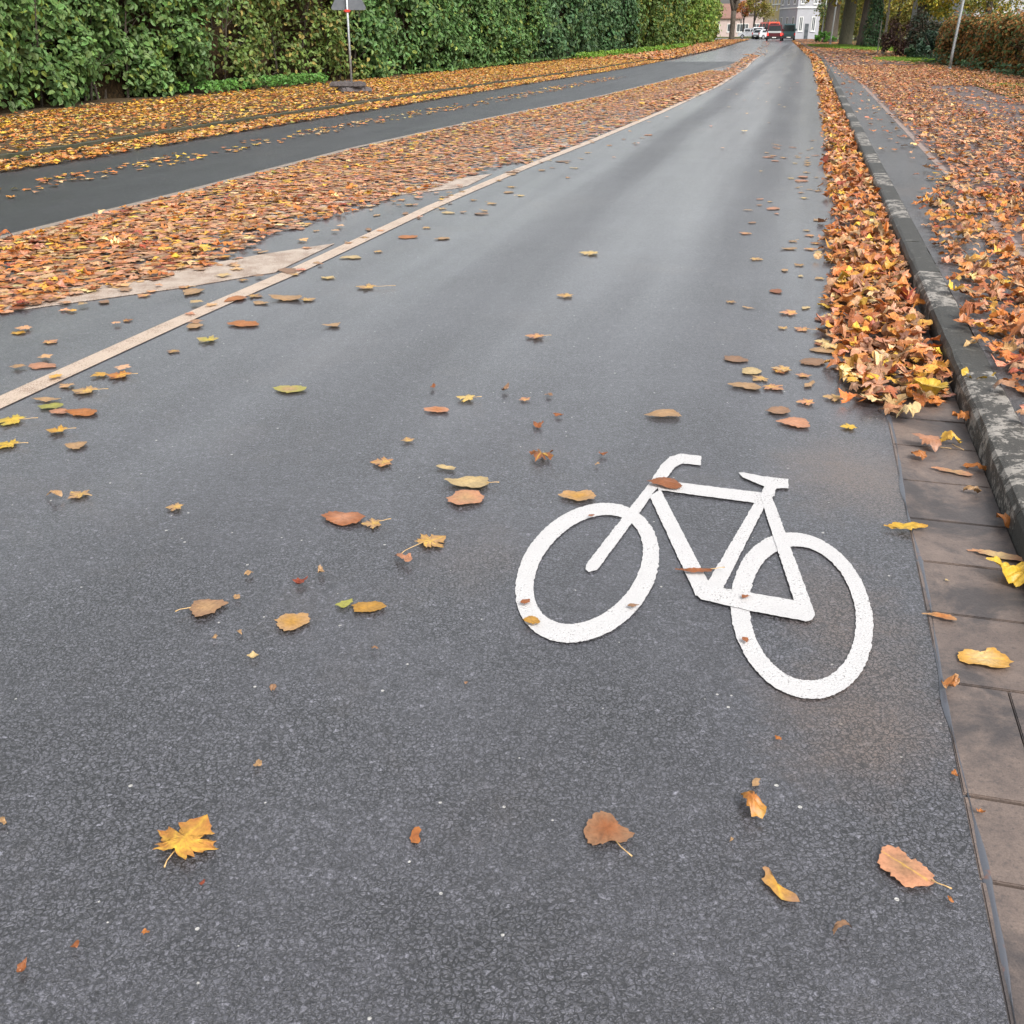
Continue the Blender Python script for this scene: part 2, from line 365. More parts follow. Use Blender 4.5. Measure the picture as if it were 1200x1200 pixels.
# ------------------------------------------------------------------ road markings
def marking(name, fa, fb, y0, y1, z, mat, **k):
    ys_ = np.arange(y0, y1, .5); return strip(name, fa, fb, list(ys_), z, mat, **k)
marking('lane_line', LINE, off(LINE, .135), -3.5, 71, .0045, M['line'], label='long worn cream lane line between the driving lane and the leafy median', cat='road marking')
marking('lane_line', off(MEDL, .02), off(MEDL, .14), -3.5, 58, .0085, M['line2'], label='dull beige line along the dark left lane, behind the leafy median', cat='road marking')
def poly_mark(name, px, z, mat, **k):
    bm = bmesh.new()
    pts = [G(*p) if len(p) == 2 else p[:2] for p in px]
    prism(bm, pts, z - .003, z); o = bmobj(name, bm, mat); tag(o, **k); return o
poly_mark('hatch_bar', [(392, 286), (350, 292), (300, 300), (175, 322), (0, 352), (-260, 392), (-260, 404), (0, 367), (125, 350), (225, 336), (300, 323), (322, 320)], .0058, M['bar'],
          label='nearest tapered cream hatching bar half buried under leaves at the left edge', cat='road marking', group='hatching bars in the median')
poly_mark('hatch_bar', [(577, 204), (532, 210), (470, 220), (330, 245), (200, 268), (230, 272), (350, 252), (450, 231), (535, 221), (548, 218)], .0058, M['bar'],
          label='cream hatching bar in mid-median, tapering to the lane line', cat='road marking', group='hatching bars in the median')
poly_mark('hatch_bar', [(676, 165), (640, 170), (560, 186), (480, 200), (500, 203), (580, 189), (660, 172)], .0058, M['bar'],
          label='farthest cream hatching bar, mostly covered by brown leaves', cat='road marking', group='hatching bars in the median')

# the bicycle symbol: worn white paint lying on the asphalt
bm = bmesh.new(); BZ = [.0045]
def c8(x, y): return G(560 + x / 2.4, 500 + y / 2.4)
def addpoly(pts):
    BZ[0] += .0004
    # densify + ragged edge
    P2 = []
    for i, p in enumerate(pts):
        q = pts[(i + 1) % len(pts)]; L = math.dist(p, q); n = max(1, int(L / .012))
        for j in range(n):
            t_ = j / n; P2.append((p[0] + (q[0] - p[0]) * t_ + random.gauss(0, .0009), p[1] + (q[1] - p[1]) * t_ + random.gauss(0, .0012)))
    vs = [bm.verts.new((x, y, BZ[0])) for x, y in P2]
    f = bm.faces.new(vs); bmesh.ops.triangulate(bm, faces=[f])
def ring(co, ao, ango, ci, ai, angi):
    BZ[0] += .0004; n = 240; vs = []
    for i in range(n):
        t_ = 2 * math.pi * i / n; row = []
        for c, a, an in ((co, ao, ango), (ci, ai, angi)):
            ex, ey = a[0] * math.cos(t_) + random.gauss(0, .0010), a[1] * math.sin(t_) + random.gauss(0, .0010); an = math.radians(an)
            row.append(bm.verts.new((c[0] + ex * math.cos(an) - ey * math.sin(an), c[1] + ex * math.sin(an) + ey * math.cos(an), BZ[0])))
        vs.append(row)
    for i in range(n):
        a, b = vs[i], vs[(i + 1) % n]; bm.faces.new((a[0], b[0], b[1], a[1]))
ring((.2555, 2.977), (.4897, .2225), 76.4, (.2572, 2.9756), (.3877, .163), 74.0)
ring((.8839, 2.7164), (.502, .209), 76.9, (.8857, 2.7054), (.4065, .1564), 76.3)
for pl in ([(303, 393), (425, 235), (480, 165), (517, 108), (540, 88), (570, 79), (628, 86), (627, 112), (576, 107), (556, 116), (540, 135), (497, 185), (455, 245), (335, 408), (312, 413), (303, 405)],
           [(483, 200), (513, 180), (652, 448), (640, 490), (612, 478)],
           [(500, 158), (560, 160), (800, 190), (795, 221), (507, 182)],
           [(779, 216), (818, 205), (688, 462), (640, 452)],
           [(732, 133), (747, 133), (795, 143), (873, 152), (873, 178), (838, 178), (833, 200), (795, 195), (805, 173), (745, 147)],
           [(792, 192), (833, 183), (828, 205), (946, 528), (940, 549), (920, 554), (905, 545), (806, 240)],
           [(632, 452), (690, 460), (905, 497), (925, 553), (912, 552), (765, 524), (628, 492), (614, 478)]):
    addpoly([c8(*p) for p in pl])
tag(bmobj('bicycle_symbol', bm, M['white']), label='white painted bicycle symbol on the dark wet asphalt', cat='road marking')

# ------------------------------------------------------------------ fallen leaves
half = [(.02, -.02), (.18, -.10), (.42, -.17), (.35, -.04), (.50, .0), (.36, .12), (.52, .2), (.60, .28), (.82, .42), (.62, .46), (.62, .58), (.44, .50), (.26, .44), (.34, .62), (.48, .72), (.31, .76), (.22, .92), (0, 1.12)]
MAPLE = np.array(half + [(-x, y) for x, y in half[:-1][::-1]]); MAPLE[:, 1] -= .36; MAPLE /= 1.64
lo = [(.02, -.02), (.42, -.17), (.36, .1), (.82, .42), (.5, .52), (.26, .44), (.46, .72), (0, 1.12)]
MAPLO = np.array(lo + [(-x, y) for x, y in lo[:-1][::-1]]); MAPLO[:, 1] -= .36; MAPLO /= 1.64
def ovate(n, w=.5, tip=.12):
    o = []
    for i in range(n):
        t_ = 2 * math.pi * i / n; r = 1
        x = w * math.sin(t_) * (1 - .22 * math.cos(t_)); y_ = -.62 * math.cos(t_) * -1
        if abs(t_) < 1e-6: y_ += tip
        o.append((x, y_))
    return np.array(o)
OVAL = ovate(22, .5); OVALO = ovate(8, .5)
def template(outline, rings):
    """fan with inner rings -> verts (k,2), tris"""
    n = len(outline); V = [np.array([[0, 0]])]
    for r in rings: V.append(outline * r)
    T = [(0, 1 + i, 1 + (i + 1) % n) for i in range(n)]
    for q in range(len(rings) - 1):
        a, b = 1 + q * n, 1 + (q + 1) * n
        for i in range(n):
            j = (i + 1) % n; T += [(a + i, b + i, b + j), (a + i, b + j, a + j)]
    return np.vstack(V), np.array(T)
T_HI = template(MAPLE, [.5, 1]); T_MID = template(MAPLO, [1.]); T_OV = template(OVAL[::1], [.5, 1]); T_OVL = template(OVALO, [1.])
PAL = {'orange': (.46, .165, .04), 'rust': (.31, .105, .035), 'tan': (.45, .27, .13), 'yellow': (.60, .38, .045), 'pink': (.50, .235, .13), 'brown': (.21, .09, .045),
       'cream': (.58, .42, .20), 'red': (.27, .06, .03), 'gold': (.50, .26, .045), 'olive': (.35, .33, .07), 'dull': (.30, .165, .09), 'dark': (.10, .05, .035)}
def pick(n, weights):
    ks = list(weights); w = np.array([weights[k] for k in ks], float); w /= w.sum()
    idx = RG.choice(len(ks), n, p=w); c = np.array([PAL[k] for k in ks])[idx]
    return np.clip(c * RG.uniform(.72, 1.25, (n, 1)) * RG.uniform(.9, 1.1, (n, 3)), .01, .85)
def scatter(name, P, width, cols, tmpl, tilt=.2, curl=.3, mat=None, yaw=None, **k):
    T2, TR = tmpl; n = len(P)
    if n == 0: return None
    x = T2[:, 0][None, :] * np.ones((n, 1)); y = T2[:, 1][None, :] * np.ones((n, 1))
    asp = RG.uniform(.75, 1.1, (n, 1)); x = x * asp
    a = RG.normal(0, curl, (n, 1)); b = RG.normal(0, curl, (n, 1)); f = RG.normal(0, curl * .6, (n, 1)); s = RG.normal(0, curl * .8, (n, 1)); ph = RG.uniform(0, 6, (n, 1))
    z = a * x * x * 2 + b * y * y * 2 + f * np.abs(x) + s * x * y * 2 + curl * .22 * np.sin(9 * x + ph) * np.cos(8 * y + ph)
    L = np.stack([x, y, z], -1) * np.asarray(width).reshape(-1, 1, 1)
    yw = RG.uniform(0, 6.283, n) if yaw is None else yaw
    ti = np.abs(RG.normal(0, 1, n)) * tilt; td = RG.uniform(0, 6.283, n)
    # rotate yaw then tilt around horizontal axis
    c, s_ = np.cos(yw)[:, None], np.sin(yw)[:, None]
    X = L[..., 0] * c - L[..., 1] * s_; Y = L[..., 0] * s_ + L[..., 1] * c; Z = L[..., 2]
    ux, uy = np.cos(td)[:, None], np.sin(td)[:, None]; ct, st = np.cos(ti)[:, None], np.sin(ti)[:, None]
    pr = X * -uy + Y * ux                       # component across the tilt axis
    al = X * ux + Y * uy
    pr2 = pr * ct - Z * st; Z2 = pr * st + Z * ct
    X = al * ux - pr2 * uy; Y = al * uy + pr2 * ux
    W = np.stack([X, Y, Z2], -1)
    base = P[:, None, :] + W
    mn = W[..., 2].min(1); lift = np.maximum(0, -mn - .01 * 0) * k.pop('rest', 1.0)
    base[..., 2] += lift[:, None]
    kv = T2.shape[0]
    V = base.reshape(-1, 3); FC = (TR[None] + (np.arange(n) * kv)[:, None, None]).reshape(-1, 3)
    r = np.hypot(T2[:, 0], T2[:, 1]); edge = (r / r.max())[None, :, None]
    cc = cols[:, None, :] * (1.12 - .3 * edge * RG.uniform(0, 1, (n, 1, 1)))
    o = npmesh(name, V, FC, mat or M['leaf'], col=np.clip(cc.reshape(-1, 3), 0, .9)); tag(o, **k); return o
def band(n, fa, fb, y0, y1, dens=None):
    """n random points with y0<y<y1 between two lines, thinned by dens(u,x,y) in 0..1"""
    y = RG.uniform(y0, y1, n); u = RG.uniform(0, 1, n); x = fa(y) + (fb(y) - fa(y)) * u
    if dens is not None:
        kp = RG.uniform(0, 1, n) < dens(u, x, y); x, y, u = x[kp], y[kp], u[kp]
    return x, y, u
def vnoise(x, y, s, seed=0):
    v = np.sin(x * s + seed) * np.cos(y * s * .8 + seed * 1.7) + .6 * np.sin(x * s * 2.3 + y * s * 1.9 + seed) + .4 * np.cos(y * s * 4.1 - x * s * 3.3 + seed * 2)
    return .5 + v / 4
def litter(name, n, fa, fb, y0, y1, z, w, weights, tm, tilt, curl, dens=None, pile=None, **k):
    x, y, u = band(n, fa, fb, y0, y1, dens); m = len(x)
    zz = np.full(m, z) + RG.uniform(0, 1, m) * (pile(u, x, y) if pile else .012)
    return scatter(name, np.stack([x, y, zz], 1), RG.uniform(w[0], w[1], m), pick(m, weights), tm, tilt, curl, kind='stuff', **k)
WG = {'orange': 6.5, 'rust': 3.5, 'tan': 3, 'yellow': .6, 'pink': 3.5, 'brown': 1.8, 'cream': .4, 'red': .8, 'gold': 2.6, 'dull': 1.8}
WR = {'orange': 3, 'rust': 3.5, 'tan': 3.5, 'pink': 4, 'brown': 2.5, 'dull': 4, 'gold': 1.2, 'cream': .6, 'red': .8}
WM = {'orange': 3.5, 'rust': 3, 'tan': 4, 'pink': 5, 'brown': 1, 'gold': 1.8, 'dull': 3, 'red': .4, 'cream': .4, 'yellow': .3}
WF = {'orange': 3, 'gold': 3, 'tan': 4, 'rust': 2, 'dull': 3, 'pink': 2}
WV = {'orange': 5, 'gold': 5, 'yellow': 2.2, 'rust': 2, 'tan': 2.5, 'cream': 1.2, 'brown': .8, 'olive': .3}
# drift in the gutter beside the kerb
def gpile(u, x, y): return .006 + np.interp(y, [5, 12, 30], [.065, .04, .02]) * np.clip((u - .22) / .5, 0, 1) ** 1.3 * np.clip((1.25 - u) * 3, 0, 1) * np.clip((y - 4.4) / .8, .25, 1)
gl = lambda y: KERB(y) - np.interp(y, [4.4, 4.8, 6, 10, 20, 60], [.55, .66, .66, .60, .48, .45])
gd = lambda u, x, y: np.clip(u * 3.2 - .1 + .35 * (vnoise(x, y, 6) - .5), .05, 1) * np.clip((y - 4.45 + .25 * (vnoise(x, y, 9) - .5)) / .35 + .25, .1, 1)
GB = lambda y: KERB(y) + .02
litter('leaf_drift', 950, gl, lambda y: KERB(y) - .04, 4.42, 9, .006, (.085, .15), WG, T_HI, .34, .30, gd, gpile, label='thick drift of orange and brown leaves in the gutter against the kerb', cat='leaf litter')
litter('leaf_drift', 330, gl, lambda y: KERB(y) - .04, 4.55, 9, .008, (.05, .08), WG, T_OV, .55, .5, gd, gpile, label='small oval leaves mixed through the near gutter drift', cat='leaf litter')
litter('leaf_drift', 2900, gl, GB, 9, 34, .006, (.09, .15), WG, T_MID, .35, .4, gd, gpile, label='band of orange leaves in the gutter running away from the camera', cat='leaf litter')
litter('leaf_drift', 7500, gl, GB, 34, 150, .006, (.12, .2), WF, T_OVL, .2, .3, gd, label='far golden line of leaves in the gutter towards the vehicles', cat='leaf litter')
# median
ml = off(MEDL, .16)
mr = lambda y: LINE(y) - np.interp(y, [4, 5.5, 6.5, 7.5, 9, 12, 18], [1.75, 1.35, 1.05, .62, .75, .35, .0])
md = lambda u, x, y: np.clip(1.25 - np.clip((u - .55) / .45, 0, 1) * (.75 + .5 * vnoise(x, y, 3.0, 2)), .1, 1)
litter('leaf_litter', 10500, ml, mr, 2.5, 14, .006, (.08, .15), WM, T_MID, .025, .05, md, label='flattened pink-brown leaves covering the near part of the median', cat='leaf litter')
litter('leaf_litter', 1100, ml, mr, 3.5, 12, .008, (.08, .13), WG, T_HI, .18, .3, lambda u, x, y: np.clip(1.5 * vnoise(x, y, 2.2) - .2 + (y < 9) * .4, 0, 1), label='crisp curled orange leaves lying over the flattened ones on the median', cat='leaf litter')
litter('leaf_litter', 2600, ml, lambda y: (MEDL(y) + LINE(y)) / 2, 8, 46, .01, (.09, .15), WV, T_MID, .06, .15, lambda u, x, y: np.clip(1 - u * .8, 0, 1), label='yellow leaves along the left side of the median', cat='leaf litter')
litter('leaf_litter', 16000, ml, off(LINE, -.02), 14, 46, .006, (.10, .16), WM, T_MID, .03, .06, lambda u, x, y: np.clip(1.3 - u * .6, 0, 1) * np.interp(y, [14, 30, 46], [1, 1, .6]), label='leaves covering the middle of the median, yellower towards its left edge', cat='leaf litter')
litter('leaf_litter', 2800, lambda y: LINE(y) - .8, lambda y: LINE(y) + .2, 24, 75, .012, (.11, .17), WM, T_OVL, .05, .1, lambda u, x, y: np.clip(1 - abs(u - .5) * 2, 0, 1) * .8, label='thin trail of leaves along the far end of the lane line', cat='leaf litter')
litter('leaf_litter', 700, lambda y: LINE(70) + (y - 70) * .232 - .5, lambda y: LINE(70) + (y - 70) * .232 + .5, 70, 150, .012, (.12, .18), WM, T_OVL, .05, .1, lambda u, x, y: .5 * vnoise(x, y, .5), label='faint far trail of leaves along the middle of the road', cat='leaf litter')
# left verge: gutter band, then a bare mossy strip, then the wide leaf carpet
vd = lambda u, x, y: np.clip(np.where(u > .83, 1.3, np.where((u > .66) & (y < 26), .35 + .5 * vnoise(x, y, 1.3), .75 + .5 * vnoise(x, y, .9))) * np.clip((u - .0) * 9, .2, 1), 0, 1)
litter('leaf_carpet', 62000, off(HEDG, .1), VERG, 9, 60, .05, (.09, .15), WV, T_MID, .16, .2, vd, lambda u, x, y: np.where(u > .84, -.03, .06), rest=.6, label='carpet of orange and golden leaves under the green hedge', cat='leaf litter')
litter('leaf_carpet', 26000, off(HEDG, .1), VERG, 60, 166, .09, (.13, .22), WF, T_OVL, .12, .2, lambda u, x, y: np.clip(.5 + u, 0, 1), label='far part of the golden leaf carpet by the forked tree', cat='leaf litter')
# right footpath and lawn
pr = lambda y: KERB(y) + 6.2
def pd(u, x, y):
    o = u * 6.0 + .2
    start = np.interp(y, [3, 4.5, 6.75, 8, 9.6, 12.7, 18, 30, 45, 70, 160], [.0, .0, .05, .12, .25, .70, .80, .80, .4, .2, 0])
    d = np.clip((o - start) * 4.0, .04, 1) * (.68 + .45 * vnoise(x, y, 1.8, 3))
    bare = ((y > 15) & (y < 31) & (o > 2.6) & (o < 4.0)) * np.clip(1.4 * vnoise(x, y, .7, 5), 0, 1)
    return np.clip(np.where((o > .78) & (o < .88) & (y > 12) & (y < 30), d * .3, d) - bare * .95, .05, 1)
litter('leaf_carpet', 8200, off(KERB, .2), pr, 2.4, 10.5, .122, (.08, .14), WG, T_HI, .28, .38, pd, lambda u, x, y: .02 + 0 * u, label='curled brown and orange leaves on the near part of the right footpath', cat='leaf litter')
litter('leaf_carpet', 420, off(KERB, .10), off(KERB, 1.3), 3.5, 6.6, .124, (.09, .15), WG, T_HI, .32, .42, lambda u, x, y: np.clip(.35 + u + .3 * (vnoise(x, y, 4) - .5), 0, 1), lambda u, x, y: .03 + 0 * u, label='curled leaves heaped over the kerb edge nearest the camera', cat='leaf litter')
litter('leaf_carpet', 29000, off(KERB, .2), pr, 10.5, 48, .125, (.08, .14), WR, T_MID, .18, .25, pd, lambda u, x, y: .03 + 0 * u, label='russet leaves over the footpath and verge up to the beech hedge', cat='leaf litter')
litter('leaf_carpet', 26000, off(KERB, .2), lambda y: KERB(y) + 9, 48, 165, .125, (.11, .19), WR, T_OVL, .08, .12, lambda u, x, y: np.clip(.25 + .5 * vnoise(x, y, .35) - np.clip((u - .5) * 1.6, 0, 1), 0.03, 1), label='far leaves over the footpath beside the big trunks', cat='leaf litter')

# ---- single leaves
def leaf(kind, x, y, w, yaw, c, label, z=.006, curl=.045, tilt=.015, stalk=None, c2=None, group=None, dense=False):
    rs = np.random.default_rng(int(abs(x * 977 + y * 7919)) + 3)
    n_r = 8 if dense else 3
    def outline():
        if kind == 'maple': o = MAPLE
        elif kind == 'oval': o = OVAL
        elif kind == 'narrow': o = ovate(20, .19)
        elif kind == 'notched':
            o = ovate(26, .55, .0); o[[6, 7]] *= .55; o[[5, 8]] *= .8
        elif kind == 'fold': o = np.array([(-.2, -.5), (.12, -.52), (.24, -.3), (.2, .0), (.26, .3), (.15, .48), (-.05, .5), (-.16, .36), (-.2, .1), (-.28, -.2)])
        elif kind == 'crescent': o = np.array([(-.24, .5), (-.08, .52), (-.06, .3), (-.02, .05), (.1, -.15), (.3, -.28), (.32, -.44), (.1, -.42), (-.1, -.3), (-.25, -.1), (-.3, .15), (-.22, .3)])
        else:
            a = np.linspace(0, 2 * math.pi, 12)[:-1]; o = np.stack([np.cos(a) * rs.uniform(.25, .6, 11), np.sin(a) * rs.uniform(.15, .38, 11)], 1)
        # add a serrated midpoint between outline points
        m = []
        for i in range(len(o)):
            p, q = o[i], o[(i + 1) % len(o)]; m.append(p)
            d = q - p; nn = np.array([d[1], -d[0]])
            m.append(p + d * .5 + nn * rs.uniform(-.16, .10) * (2.2 if kind in ('oval', 'notched', 'narrow') else 1))
        A = np.array(m) * rs.uniform(.94, 1.06, (len(m), 1)); th = np.arctan2(A[:, 1], A[:, 0])
        return A * (1 + .12 * np.sin(th * 2 + rs.uniform(0, 6)) + .08 * np.sin(th * 3 + rs.uniform(0, 6)) + .05 * np.sin(th * 5 + rs.uniform(0, 6)))[:, None] if kind != 'maple' else A
    O = outline(); T2, TR = template(O, [(i + 1) / n_r for i in range(n_r)])
    X, Y = T2[:, 0], T2[:, 1]; a, b, f = rs.normal(0, curl, 3); ph = rs.uniform(0, 6)
    Z = a * X * X * 2 + b * Y * Y * 2 + f * np.abs(X) + curl * .35 * np.sin(8 * X + ph) * np.cos(7 * Y + ph * 2) + curl * .15 * np.sin(25 * X + 19 * Y)
    r = np.hypot(X, Y); e = np.clip(r / .55, 0, 1)[:, None]
    c = np.array(PAL[c]); cc = np.array(PAL[c2]) if c2 else c * .75
    if group and group != 'leaves at the gutter drift edge' and not dense: c = c * .82; cc = cc * .82
    blend = np.clip(e * 1.1 - .15 + rs.normal(0, .10, (len(X), 1)), 0, 1)
    col = c * (1 - blend) + cc * blend
    if dense or kind == 'maple':   # veins run from the stalk to the lobes
        base = np.array([0, MAPLE[:, 1].min() * .35 - .1]) if kind == 'maple' else np.array([0, -.6])
        for tipv in ([(0, .46), (.49, .04), (-.49, .04), (.28, .2), (-.28, .2), (.24, -.3), (-.24, -.3)] if kind == 'maple' else [(0, .6)]):
            d = np.array(tipv) - base; L = np.hypot(*d); d /= L
            rel = np.stack([X, Y], 1) - base; al = rel @ d; pe = np.abs(rel @ np.array([-d[1], d[0]]))
            k_ = ((al > 0) & (al < L) & (pe < .018))[:, None]; col = np.where(k_, col * .5 + np.array(PAL['yellow']) * .55, col)
    Z -= Z.min()
    Z = np.minimum(Z, .5); V = np.stack([X, Y, Z], 1) * w
    o = npmesh('leaf', V, TR, M['leaf'], col=np.clip(col, .01, .9), smooth=True)
    o.location = (x, y, z + .002); o.rotation_euler = (rs.normal(0, tilt), rs.normal(0, tilt), yaw)
    tag(o, label, 'leaf', group)
    if stalk:
        bm = bmesh.new(); zb = .008
        y0 = (O[:, 1].min() + .08) * w if kind != 'maple' else -.2 * w
        L = stalk * w
        tube(bm, [(0, y0, zb), (L * .04, y0 - L * .35, zb), (L * .12, y0 - L * .7, zb + .002), (L * .24, y0 - L, zb)], [.0016, .0013, .0012, .0019], 6)
        bmobj('stalk', bm, M['stalk'], o, True)
    return o
SG = 'single leaves lying on the road'
def HL(px, py, wpx, kind, c, label, yaw=0, z=0., **k):
    x, y = G(px, py, z); w = wpx * depth(y) / F
    return leaf(kind, x, y, w, R(yaw), c, label, z=max(z, .004) + .002, group=k.pop('group', SG), **k)
HL(219, 990, 92, 'maple', 'gold', 'largest orange and yellow maple leaf, alone at lower left', -22, dense=True, c2='rust', stalk=.3, curl=.07, tilt=.03)
HL(711, 975, 46, 'notched', 'rust', 'torn rust brown leaf with short stalk below the front wheel of the bicycle symbol', 20, c2='dull', stalk=.6)
HL(879, 950, 40, 'fold', 'orange', 'folded glossy orange leaf standing upright below the rear wheel', 12, curl=.5, c2='gold')
HL(885, 919, 20, 'scrap', 'tan', 'small torn tan scrap just above the folded orange leaf', 50)
HL(911, 1041, 50, 'crescent', 'gold', 'crescent shaped yellow-brown leaf left of the large tan leaf', 0, c2='dull', dense=True)
HL(1058, 1018, 50, 'notched', 'dull', 'large tan oval leaf with a notch and a long thin stalk near the gutter', -60 + 100, c2='pink', stalk=.45, dense=True)
HL(984, 1094, 24, 'scrap', 'dull', 'crumpled brown leaf scrap nearest the bottom right', 30, curl=.4)
HL(487, 982, 24, 'fold', 'rust', 'triangular orange scrap at bottom centre', 5, c2='orange')
for px, py, w, c, l in [(302, 900, 15, 'tan', 'small curled scrap above and right of the largest maple leaf'), (89, 1113, 13, 'rust', 'tiny rust scrap in the bottom left corner'),
        (27, 1140, 20, 'rust', 'orange scrap lowest at the left edge'), (238, 1038, 9, 'red', 'tiny reddish fleck just under the largest maple leaf'), (172, 1097, 11, 'orange', 'tiny orange scrap below the largest maple leaf'),
        (5, 966, 16, 'tan', 'pale scrap cut by the left picture edge'), (1113, 1058, 11, 'orange', 'small orange sliver right of the large tan oval leaf'), (911, 868, 12, 'orange', 'orange sliver just below the rear wheel'),
        (857, 988, 8, 'tan', 'tiny tan fleck below left of the folded orange leaf'), (297, 773, 17, 'cream', 'pale narrow scrap below the two round leaves'), (281, 744, 11, 'tan', 'small curled scrap between the two round leaves'),
        (252, 750, 9, 'tan', 'tiny scrap under the round leaf with a stalk'), (291, 675, 16, 'tan', 'small tan scrap well above the round leaves'), (278, 703, 16, 'tan', 'small tan scrap above the round leaf with a stalk'),
        (320, 809, 18, 'dull', 'dull brown scrap lowest in the left middle of the road'), (353, 685, 22, 'red', 'dark reddish curled scrap above the round leaves'), (377, 673, 14, 'tan', 'thin tan scrap beside the dark reddish one'),
        (475, 660, 26, 'pink', 'pinkish scrap at the end of the long stalk of a tan maple leaf'), (439, 763, 10, 'dull', 'faint brown fleck below the green leaf'), (546, 803, 7, 'dull', 'tiny fleck left of the front wheel bottom'),
        (592, 459, 14, 'dull', 'faint flat scrap right of the yellow maple leaf'), (643, 465, 13, 'dull', 'faint scrap right of the small orange leaf, mid road'), (654, 489, 14, 'rust', 'small rust scrap above the crumpled reddish leaf'),
        (508, 456, 12, 'rust', 'small rust scrap above the oval orange leaf'), (630, 501, 20, 'rust', 'faint rust scrap directly above the crumpled reddish leaf'), (707, 535, 16, 'rust', 'small flat rust scrap up left of the handlebar'),
        (700, 546, 9, 'tan', 'tiny tan fleck close to the handlebar'), (1118, 910, 12, 'orange', 'orange scrap in the seam beside the lowest gutter slabs'), (1148, 955, 12, 'orange', 'small orange scrap on a lower gutter slab'),
        (1109, 683, 7, 'cream', 'tiny cream fleck on a gutter slab'), (900, 573, 0, '', ''), (65, 585, 20, 'tan', 'small pale scrap touching a tan maple leaf at the left')]:
    if w: HL(px, py, w, 'scrap', c, l, random.uniform(0, 360), curl=.25)
